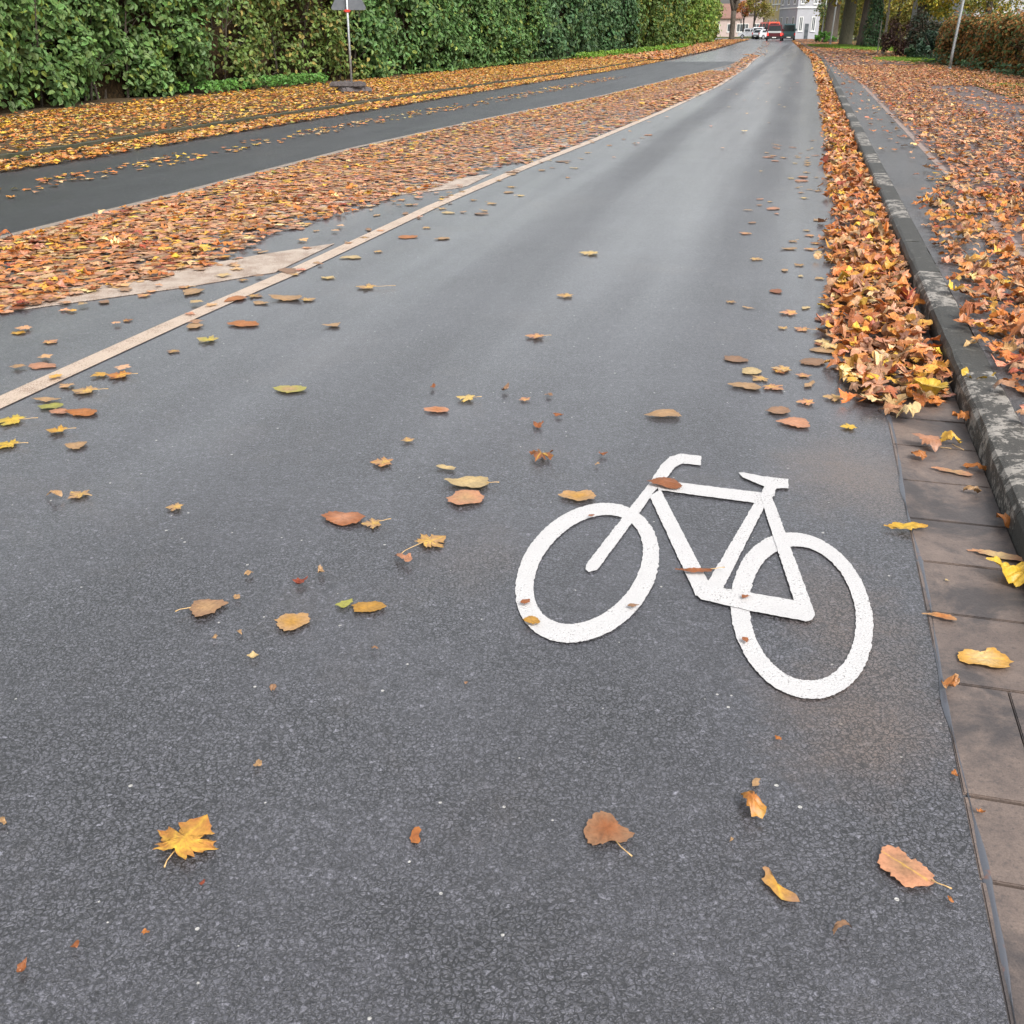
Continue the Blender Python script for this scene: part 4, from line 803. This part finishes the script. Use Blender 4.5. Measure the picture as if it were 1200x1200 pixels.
for px, Y, rx, cz_, col_, lb in ((962, 200, 4, 4.5, (.16, .20, .05), 'hazy green tree beside the white villa'), (985, 165, 4, 4.2, (.12, .17, .05), 'green tree seen left of the thickest trunk'), (1003, 150, 4, 4, (.20, .21, .06), 'pale green tree seen between the thickest and the slim leaning trunk'),
                                 (1026, 135, 4.5, 3.8, (.16, .19, .04), 'olive tree seen right of the ivy covered trunk'), (1048, 112, 3.5, 3.6, (.22, .2, .05), 'yellowish tree seen over the purple-brown bush')):
    tree((XA(px, Y), Y), .25, 7, cz_, (rx, rx, 3.4), 2600, 90, 1.0, .34, col_, (.3, .24, .05), .25, lb, group=BG)
# fresh grass patches on the right
def grass(n, cx, cy, rx, ry, h, label):
    a = RG.uniform(0, 6.283, n); r = np.sqrt(RG.uniform(0, 1, n)); x = cx + r * rx * np.cos(a); y = cy + r * ry * np.sin(a)
    V = []; w = h * .16; ang = RG.uniform(0, 3.14, n); hh = RG.uniform(.5, 1, n) * h; lx = RG.normal(0, .3, n) * hh; ly = RG.normal(0, .3, n) * hh
    V = np.stack([np.stack([x - w * np.cos(ang), y - w * np.sin(ang), 0 * x + .12], 1), np.stack([x + w * np.cos(ang), y + w * np.sin(ang), 0 * x + .12], 1), np.stack([x + lx, y + ly, .12 + hh], 1)], 1).reshape(-1, 3)
    o = npmesh('grass', V, np.arange(3 * n).reshape(-1, 3), M['foliage'], col=np.repeat(gcols(n, (.15, .27, .03), .25, (.3, .3, .06), .1), 3, axis=0)); tag(o, label, 'grass', kind='stuff')
grass(9000, XA(1078, 58), 57, 2.4, 4.5, .12, 'short bright grass patch before the bushes')
grass(12000, XA(1012, 92), 90, 2.6, 17, .2, 'bright green grass strip around the big trunks')
grass(700, XA(1188, 31) , 31, .7, 1.2, .08, 'small grass tuft in the leaves at the right edge')

# ------------------------------------------------------------------ sign with rubber feet, poles
sx, sy = G(413, 112); D = depth(sy)
root = empty('road_sign', (sx, sy, .1), label='grey back of a triangular temporary sign on a slim pole with rubber foot', cat='sign')
rz = R(6)
bm = bmesh.new(); tube(bm, [(0, 0, .0), (.0, 0, 1.2), (.01, 0, 3.1)], .03, 12); bmobj('pole', bm, M['metal'], root, True)
bm = bmesh.new()   # triangular board, point up, rounded corners
zb = 1.6 + (33 - 12) * sy / 1461 - .1
tri = []
W, H_ = .47, .82; rr_ = .05
for (cx_, cz_, a0) in ((W - .08, .05, -90), (0.0, H_ - .08, 30), (-W + .08, .05, 150)):
    for q in range(7):
        a = R(a0 + q * 20); tri.append((cx_ + rr_ * math.cos(a), cz_ + rr_ * math.sin(a)))
f0 = [bm.verts.new((x + .03, -.03 - 0.0, z + zb)) for x, z in tri]; f1 = [bm.verts.new((x + .03, -.036 - .012, z + zb)) for x, z in tri]
for v_ in f0 + f1: v_.co.y = v_.co.y + .11   # board on the far side of the pole
bm.faces.new(f0); bm.faces.new(f1[::-1])
for i in range(len(tri)): bm.faces.new((f0[i], f0[(i + 1) % len(tri)], f1[(i + 1) % len(tri)], f1[i]))
bmobj('board', bm, M['signback'], root)
for zc_, m_ in ((zb - .02, 'red'), (zb + .5, 'metal')):
    bm = bmesh.new(); box(bm, -.055, .055, -.045, .062, zc_ - .035, zc_ + .035, .008); tube(bm, [(-.09, 0, zc_), (.09, 0, zc_)], .012, 8)
    bmobj('clamp', bm, M[m_], root)
for zf, rot, ox in ((.0, 28, .06), (.13, -10, -.10)):
    bm = bmesh.new(); L2, W2, t2 = .42, .22, .12
    if zf > 0: L2 = .44
    box(bm, -L2, L2, -W2, W2, 0, t2, .03)
    for s in (-1, 1):
        box(bm, s * L2 * .62 - .05, s * L2 * .62 + .05, -W2 - .03, W2 + .03, .015, t2 + .012, .012)
    box(bm, -.09, .09, -.09, .09, t2 - .01, t2 + .03, .01)
    o = bmobj('foot_plate', bm, M['rubber'], root); o.location = (ox, 0, zf - .02); o.rotation_euler = (0, 0, R(rot))
def pole(px, py, h, r, lean, label, name='pole', cat='pole', lamp=False, mat='metal'):
    x, y = G(px, py, .12); root = empty(name, (x, y, .12), label=label, cat=cat)
    bm = bmesh.new(); tube(bm, [(0, 0, -.1), (0, 0, .6), (lean * h * .5, 0, h * .5), (lean * h, 0, h)], [r * 1.15, r, r * .9, r * .8], 12); bmobj('shaft', bm, M[mat], root, True)
    bm = bmesh.new(); tube(bm, [(0, 0, -.02), (0, 0, .05)], r * 1.8, 12); bmobj('collar', bm, M[mat], root, True)
    if lamp:
        bm = bmesh.new(); tube(bm, [(lean * h, 0, h), (lean * h - .3, 0, h + .25), (lean * h - 1.0, 0, h + .35)], r * .55, 8); bmobj('arm', bm, M[mat], root, True)
        bm = bmesh.new(); box(bm, lean * h - 1.6, lean * h - .9, -.12, .12, h + .3, h + .42, .04); bmobj('lamp_head', bm, M['signback'], root)
    else:
        bm = bmesh.new(); tube(bm, [(lean * h, 0, h), (lean * h, 0, h + .03)], r * .9, 12); bmobj('cap', bm, M['signback'], root, True)
pole(1113, 81, 5.5, .055, 0.035, 'tall plain galvanised pole among leaves at the right')
pole(962, 46, 7, .10, 0.03, 'white lamp post farthest back by the bright green shrub', 'lamp_post', 'lamp post', True)
pole(973, 52, 7, .085, 0.03, 'slim grey lamp post just left of the thickest trunk', 'lamp_post', 'lamp post', True)
pole(913.5, 44, 7, .08, 0, 'thin far lamp post before the yellow house', 'lamp_post', 'lamp post', True)

# ------------------------------------------------------------------ vehicles
M['glass'] = mottled('car_glass', (.02, .03, .035), (.035, .045, .05), 3, .08, .8)
M['tyre'] = mottled('tyre', (.02, .02, .02), (.03, .03, .03), 9, .8)
M['rim'] = mottled('rim', (.4, .4, .42), (.5, .5, .5), 9, .35, .5, 0, .8)
M['plate'] = mottled('blank_plate', (.7, .7, .68), (.75, .75, .7), 9, .4)
M['amber'] = mottled('amber', (.6, .2, .02), (.6, .2, .02), 9, .3)
def carpaint(name, c): 
    t = NT(name); t.set(tuple(c), .3, .5); t.b.inputs['Coat Weight'].default_value = .5; return t.m
def emis(name, c, s):
    t = NT(name); t.set(tuple(c), .3); t.b.inputs['Emission Color'].default_value = tuple(c) + (1,); t.b.inputs['Emission Strength'].default_value = s; return t.m
M['tail_on'] = emis('lit_tail_light', (.9, .03, .02), 2.0)
M['tail_off'] = mottled('tail_lamp', (.4, .02, .02), (.45, .03, .03), 5, .2)
def vehicle(loc, rz, L, W, H, paint_, label, kind='van', lit=False, lower=None, bandm=None):
    """length along local y (rear at -y), stands on z=0"""
    root = empty('van' if kind == 'van' else 'car', (loc[0], loc[1], 0.0), rz, label=label, cat='van' if kind == 'van' else 'car')
    y0, y1 = -L / 2, L / 2
    if kind == 'van': prof = [(y0, .35), (y0 - .02, .9), (y0 + .06, H * .93), (y0 + .22, H), (y1 - 1.5, H), (y1 - 1.15, H * .95), (y1 - .55, H * .56), (y1 - .06, H * .48), (y1, .35)]
    else: prof = [(y0, .35), (y0 - .02, .75), (y0 + .12, H * .66), (y0 + .5, H * .93), (y0 + .95, H), (y0 + 2.1, H), (y0 + 2.6, H * .93), (y1 - 1.15, H * .66), (y1 - .15, H * .54), (y1, .35)]
    bm = bmesh.new(); n = len(prof); cols_ = []
    def wid(z): return W / 2 * (1 if z < H * .55 else 1 - .13 * (z - H * .55) / (H * .45))
    xs = [-1, -.86, 0, .86, 1]
    rows = [[bm.verts.new((s * wid(z) * (1 if abs(s) < 1 else 1), y + (.05 if abs(s) == 1 and y == prof[0][0] else 0), z)) for (y, z) in prof] for s in xs]
    for a in range(len(xs) - 1):
        for i in range(n - 1): bm.faces.new((rows[a][i], rows[a][i + 1], rows[a + 1][i + 1], rows[a + 1][i]))
        bm.faces.new((rows[a][0], rows[a + 1][0], rows[a + 1][-1], rows[a][-1]))
    bm.faces.new(rows[0]); bm.faces.new(rows[-1][::-1])
    bmobj('body', bm, paint_, root)
    def panel(name, pts, mat):   # pts: 4+ points (x,y,z) loop; thin panel
        bm = bmesh.new(); vs = [bm.verts.new(p) for p in pts]; f = bm.faces.new(vs)
        r = bmesh.ops.solidify(bm, geom=[f], thickness=.01); return bmobj(name, bm, mat, root)
    zb_, zt = H * .58, H * .92
    if kind == 'van': yb, yt = y0 - .01 + .04 * (zb_ - .9) - .03, y0 + .035
    else: zb_ = H * .68; zt = H * .92; yb, yt = y0 + .13, y0 + .47
    panel('rear_window', [(-wid(zb_) * .84, yb - .02, zb_), (wid(zb_) * .84, yb - .02, zb_), (wid(zt) * .8, yt - .02, zt), (-wid(zt) * .8, yt - .02, zt)], M['glass'])
    if kind == 'van': panel('windscreen', [(-W * .40, y1 - .60, H * .59), (W * .40, y1 - .60, H * .59), (W * .38, y1 - 1.12, H * .93), (-W * .38, y1 - 1.12, H * .93)], M['glass'])
    else: panel('windscreen', [(-W * .40, y1 - 1.10, H * .68), (W * .40, y1 - 1.10, H * .68), (W * .36, y0 + 2.63, H * .92), (-W * .36, y0 + 2.63, H * .92)], M['glass'])
    for s in (-1, 1):
        segs = ([(y0 + .35, y0 + 1.5), (y0 + 1.6, y1 - 2.2), (y1 - 2.1, y1 - 1.15)] if kind == 'van' else [(y0 + .6, y0 + 1.45), (y0 + 1.52, y0 + 2.45)])
        for a, b in segs: panel('side_window', [(s * (wid(zb_) + .012), a, zb_ + .02), (s * (wid(zb_) + .012), b, zb_ + .02), (s * (wid(zt) + .012), b - .1, zt - .04), (s * (wid(zt) + .012), a + .1, zt - .04)], M['glass'])
        for yy_ in (y0 + .85, y1 - .85):
            w = empty('wheel', (0, 0, 0)); w.parent = root
            bm = bmesh.new(); x0 = s * (W / 2 - .2); tube(bm, [(x0, yy_, .33), (s * (W / 2 + .01), yy_, .33)], .33, 20); bmobj('tyre', bm, M['tyre'], w)
            bm = bmesh.new(); tube(bm, [(s * (W / 2), yy_, .33), (s * (W / 2 + .025), yy_, .33)], .2, 14); bmobj('rim', bm, M['rim'], w)
        bm = bmesh.new(); box(bm, s * W * .44 - .09, s * W * .44 + .09, y0 - .05, y0 + .02, .68, .98 if kind == 'car' else 1.0, .02); bmobj('tail_light', bm, M['tail_on'] if lit else M['tail_off'], root)
        bm = bmesh.new(); box(bm, s * W * .36 - .14, s * W * .36 + .14, y1 - .1, y1 + .012, .6, .8, .03); bmobj('headlight', bm, M['plate'], root)
        bm = bmesh.new(); box(bm, min(s * (W / 2), s * (W / 2 + .2)), max(s * (W / 2), s * (W / 2 + .2)), y1 - 1.35 if kind == 'van' else y1 - 1.7, y1 - 1.25 if kind == 'van' else y1 - 1.6, H * .58, H * .72, .03); bmobj('wing_mirror', bm, paint_, root)
    bm = bmesh.new(); box(bm, -W * .48, W * .48, y0 - .09, y0 + .1, .32, .58, .04); bmobj('bumper', bm, lower or M['tyre'], root)
    bm = bmesh.new(); box(bm, -.26, .26, y0 - .105, y0 - .09, .4, .51); bmobj('number_plate', bm, M['plate'], root)
    if bandm:
        bm = bmesh.new(); box(bm, -W * .43, W * .43, y0 - .06, y0 - .012, 1.02, 1.24, .01); bmobj('tailgate_band', bm, bandm, root)
    return root
RZ = -R(13)
red = carpaint('red_paint', (.085, .005, .010)); white = carpaint('white_car_paint', (.50, .51, .53)); teal = carpaint('dark_teal_paint', (.02, .05, .055)); rd2 = carpaint('bright_red_paint', (.6, .05, .02))
silver = carpaint('silver', (.5, .52, .52))
vehicle((XA(911.5, 153), 153 + 2.4), RZ, 4.9, 2.05, 2.05, red, 'dark red van seen from behind with lit tail lights', lit=True, bandm=silver)
vehicle((XA(927.5, 157), 157 + 2), RZ, 5.0, 1.75, 2.15, teal, 'dark teal van parked right of the red van')
vehicle((XA(898, 176), 176 + 1), R(-60), 4.0, 1.7, 1.45, white, 'white car turning just left of the red van', kind='car')
vehicle((XA(890.5, 182), 182), R(-24), 4.2, 1.8, 1.75, white, 'white van left of the white car at the far junction')
vehicle((XA(876.5, 192), 192), R(78), 3.6, 2.0, 1.6, white, 'white car parked farthest left under the small trees', kind='car')
vehicle((XA(899, 182), 182), R(10), 4.9, 2.0, 2.5, rd2, 'bright red van half hidden behind the white car')

# ------------------------------------------------------------------ houses
M['winglass'] = mottled('window_glass', (.05, .06, .07), (.12, .13, .14), 2, .1, .7)
M['frame'] = mottled('window_frame', (.7, .7, .68), (.75, .75, .72), 5, .5)
def wallm(name, c): return mottled(name, tuple(x * .88 for x in c), c, 1.5, .85, .2, .1)
def rooft(name, c):
    t = NT(name); v = t.coord(); w = t.n('ShaderNodeTexWave'); w.wave_type = 'BANDS'; w.bands_direction = 'Z'; w.inputs['Scale'].default_value = 2.5; t.l(v, w.inputs[0])
    t.set(t.mix(t.noise(v, 2, 4), tuple(x * .7 for x in c), c), .8, .2); t.bump(w.outputs[1], .5, .05); return t.m
def house(x0, x1, y0, y1, h, rh, wall, roof, label, wins, axis='x', door=None, base=-.05, chim=True, trim=None):
    cx, cy = (x0 + x1) / 2, (y0 + y1) / 2; a, b = (x1 - x0) / 2, (y1 - y0) / 2
    root = empty('house', (cx, cy, base), label=label, cat='house')
    bm = bmesh.new()
    if rh and axis == 'y':   # gable end faces the camera
        pts = [(-a, 0), (a, 0), (a, h), (0, h + rh), (-a, h)]
        f = [bm.verts.new((x, -b, z)) for x, z in pts]; g = [bm.verts.new((x, b, z)) for x, z in pts]
        bm.faces.new(f); bm.faces.new(g[::-1])
        for i in range(5): bm.faces.new((f[i], f[(i + 1) % 5], g[(i + 1) % 5], g[i]))
    else: box(bm, -a, a, -b, b, 0, h)
    bmobj('wall', bm, wall, root)
    if rh:
        bm = bmesh.new(); e = .4
        if axis == 'x': pr_ = [(-b - e, h - .15), (0, h + rh), (b + e, h - .15), (b + e, h + .02), (0, h + rh + .22), (-b - e, h + .02)]; mk = lambda t_, u, z: (t_, u, z); half_ = a + e
        else: pr_ = [(-a - e, h - .12), (0, h + rh + .05), (a + e, h - .12), (a + e, h + .08), (0, h + rh + .27), (-a - e, h + .08)]; mk = lambda t_, u, z: (u, t_, z); half_ = b + e
        f = [bm.verts.new(mk(-half_, u, z)) for u, z in pr_]; g = [bm.verts.new(mk(half_, u, z)) for u, z in pr_]
        if axis == 'x':   # closed prism underneath the tiles
            pass
        bm.faces.new(f); bm.faces.new(g[::-1])
        for i in range(6): bm.faces.new((f[i], f[(i + 1) % 6], g[(i + 1) % 6], g[i]))
        ro = bmobj('roof', bm, roof, root)
        if axis == 'x':
            bm = bmesh.new(); f = [bm.verts.new((s_, u, z)) for s_ in (-a + .003,) for u, z in ((-b, h), (b, h), (0, h + rh - .05))]; bm.faces.new(f)
            f = [bm.verts.new((a - .003, u, z)) for u, z in ((-b, h), (b, h), (0, h + rh - .05))]; bm.faces.new(f); bmobj('gable', bm, wall, root)
        if chim:
            bm = bmesh.new(); box(bm, a * .3, a * .3 + .7, -.35, .35, h + rh * .5, h + rh + 1.1); box(bm, a * .3 - .06, a * .3 + .76, -.41, .41, h + rh + 1.1, h + rh + 1.2); bmobj('chimney', bm, M['brick'], ro)
    for (side, u, z, w_, h_) in wins:
        fr = bmesh.new(); pn = bmesh.new()
        def bx_(bm_, u0, u1, z0, z1, d0, d1):
            if side == 'f': box(bm_, u0, u1, -b - d1, -b - d0, z0, z1)
            elif side == 'l': box(bm_, -a - d1, -a - d0, u0, u1, z0, z1)
        for (u0, u1, z0, z1) in ((u - w_ / 2 - .1, u - w_ / 2, z - .1, z + h_ + .1), (u + w_ / 2, u + w_ / 2 + .1, z - .1, z + h_ + .1), (u - w_ / 2, u + w_ / 2, z + h_, z + h_ + .1), (u - w_ / 2 , u + w_ / 2, z - .1, z)): bx_(fr, u0, u1, z0, z1, -.01, .07)
        bx_(fr, u - .03, u + .03, z, z + h_, .032, .05)
        bx_(fr, u - w_ / 2 - .18, u + w_ / 2 + .18, z - .18, z - .102, -.01, .12)
        bx_(pn, u - w_ / 2, u + w_ / 2, z, z + h_, -.01, .03)
        wo = bmobj('window', fr, M['frame'], root); bmobj('pane', pn, M['winglass'], wo)
    if door:
        u, w_, h_ = door; bm = bmesh.new(); box(bm, u - w_ / 2, u + w_ / 2, -b - .06, -b + .02, 0, h_); bmobj('door', bm, M['winglass'], root)
    if trim:
        bm = bmesh.new(); box(bm, -a - .12, a + .12, -b - .14, b + .1, h * .5, h * .5 + .2); box(bm, -a - .2, a + .2, -b - .22, b + .1, h - .3, h - .16); bmobj('cornice', bm, M['frame'], root)
    return root
M['brick'] = mottled('brick', (.22, .10, .07), (.28, .13, .09), 6, .85)
rg = rooft('grey_tiles', (.20, .17, .17)); rb = rooft('brown_tiles', (.26, .15, .12))
house(XA(931, 180), XA(958, 180), 180, 192, 9, 3.5, wallm('white_render', (.40, .40, .425)), rg, 'white villa with pillars behind the dark teal van',
      [('f', u, z, .45, 1.9) for z in (1.3, 5.2) for u in (-1.1, .9)] + [('l', u, z, 1.1, 1.9) for z in (1.3, 5.2) for u in (-4, 0, 4)], door=(-.1, .6, 2.3), trim=True)
house(XA(913.5, 205), XA(945, 205), 203, 219, 11, 3, wallm('yellow_render', (.60, .47, .26)), rb, 'tall yellow house behind the red van',
      [('f', u, z, .8, 1.9) for z in (1.2, 4.7, 8) for u in (-1.8, -.2, 1.4)] + [('l', u, z, 1.0, 1.9) for z in (1.2, 4.7, 8) for u in (-5, -2, 1, 4)], trim=True)
house(XA(868, 262), XA(918, 262), 262, 274, 4.6, 6.5, wallm('pinkish_render', (.45, .36, .34)), rg, 'long house with big grey-brown roof closing the street',
      [('f', u, z, 1.2, 1.4) for z in (1.1,) for u in (-4, -1.5, 1, 3.5)])
house(XA(800, 240), XA(866, 240), 240, 252, 3.6, 2.6, wallm('pale_pink_render', (.50, .40, .37)), rb, 'low pale house with red-brown roof behind the forked tree',
      [('f', u, 1.0, 1.2, 1.4) for u in (-5, -2, 1, 4, 6)])
house(33, 55, 82, 94, 6.2, 3.5, wallm('light_grey_render', (.44, .44, .46)), rg, 'light grey house behind the copper hedge',
      [('f', u, z, 1.4, 1.5) for z in (1.1, 3.9) for u in (-9, -6, -3, 0, 3, 6)])
# far-off wood closing the horizon
n = 30000; x = RG.uniform(-260, 320, n); hgt = 9 + 3 * np.sin(x * .05) + 2 * np.sin(x * .21) + 1.2 * np.sin(x * .6)
keep = (x < 20) | (x > 75); x = x[keep]; n = len(x); hgt = hgt[keep]
P = np.stack([x, RG.uniform(300, 325, n), RG.uniform(0, 1, n) * hgt], 1)
foliage('far_wood', P, RG.normal(0, .6, (n, 3)) + np.array([0, -.6, .6]), RG.uniform(1.2, 2.4, n), gcols(n, (.13, .14, .05), .3, (.3, .18, .05), .25), kind='stuff', label='far-off autumn wood along the horizon', cat='wood')

# ------------------------------------------------------------------ camera, light, render
cam = bpy.data.cameras.new('camera'); cam.lens = 36; cam.sensor_width = 36; cam.sensor_fit = 'HORIZONTAL'; cam.clip_end = 3000; cam.clip_start = .05
co = bpy.data.objects.new('camera', cam); bpy.context.scene.collection.objects.link(co)
co.location = (0, 0, CAMH); co.rotation_euler = (math.pi / 2 - PITCH, 0, 0)
S = bpy.context.scene; S.camera = co
EL, AZ = 48, 150   # sun high, softened by cloud
sun = bpy.data.lights.new('sun', 'SUN'); sun.energy = 1.5; sun.angle = R(22); sun.color = (1, .96, .9)
so = bpy.data.objects.new('sun', sun); bpy.context.scene.collection.objects.link(so)
d = Vector((math.cos(R(EL)) * math.sin(R(AZ)), math.cos(R(EL)) * math.cos(R(AZ)), math.sin(R(EL))))
so.rotation_euler = d.to_track_quat('Z', 'Y').to_euler(); so.location = d * 50
w = bpy.data.worlds.new('World'); S.world = w; w.use_nodes = True; nt = w.node_tree
sk = nt.nodes.new('ShaderNodeTexSky'); sk.sky_type = 'NISHITA'; sk.sun_disc = False; sk.sun_elevation = R(EL); sk.sun_rotation = R(AZ); sk.dust_density = 4; sk.air_density = 1.4
hs = nt.nodes.new('ShaderNodeHueSaturation'); hs.inputs['Saturation'].default_value = .22
bg = nt.nodes['Background']; bg.inputs['Strength'].default_value = .14
nt.links.new(sk.outputs[0], hs.inputs['Color']); nt.links.new(hs.outputs[0], bg.inputs['Color'])
S.view_settings.view_transform = 'Standard'; S.view_settings.look = 'None'; S.view_settings.exposure = 0.9; S.view_settings.gamma = 1
S.render.resolution_x = 1024; S.render.resolution_y = 1024
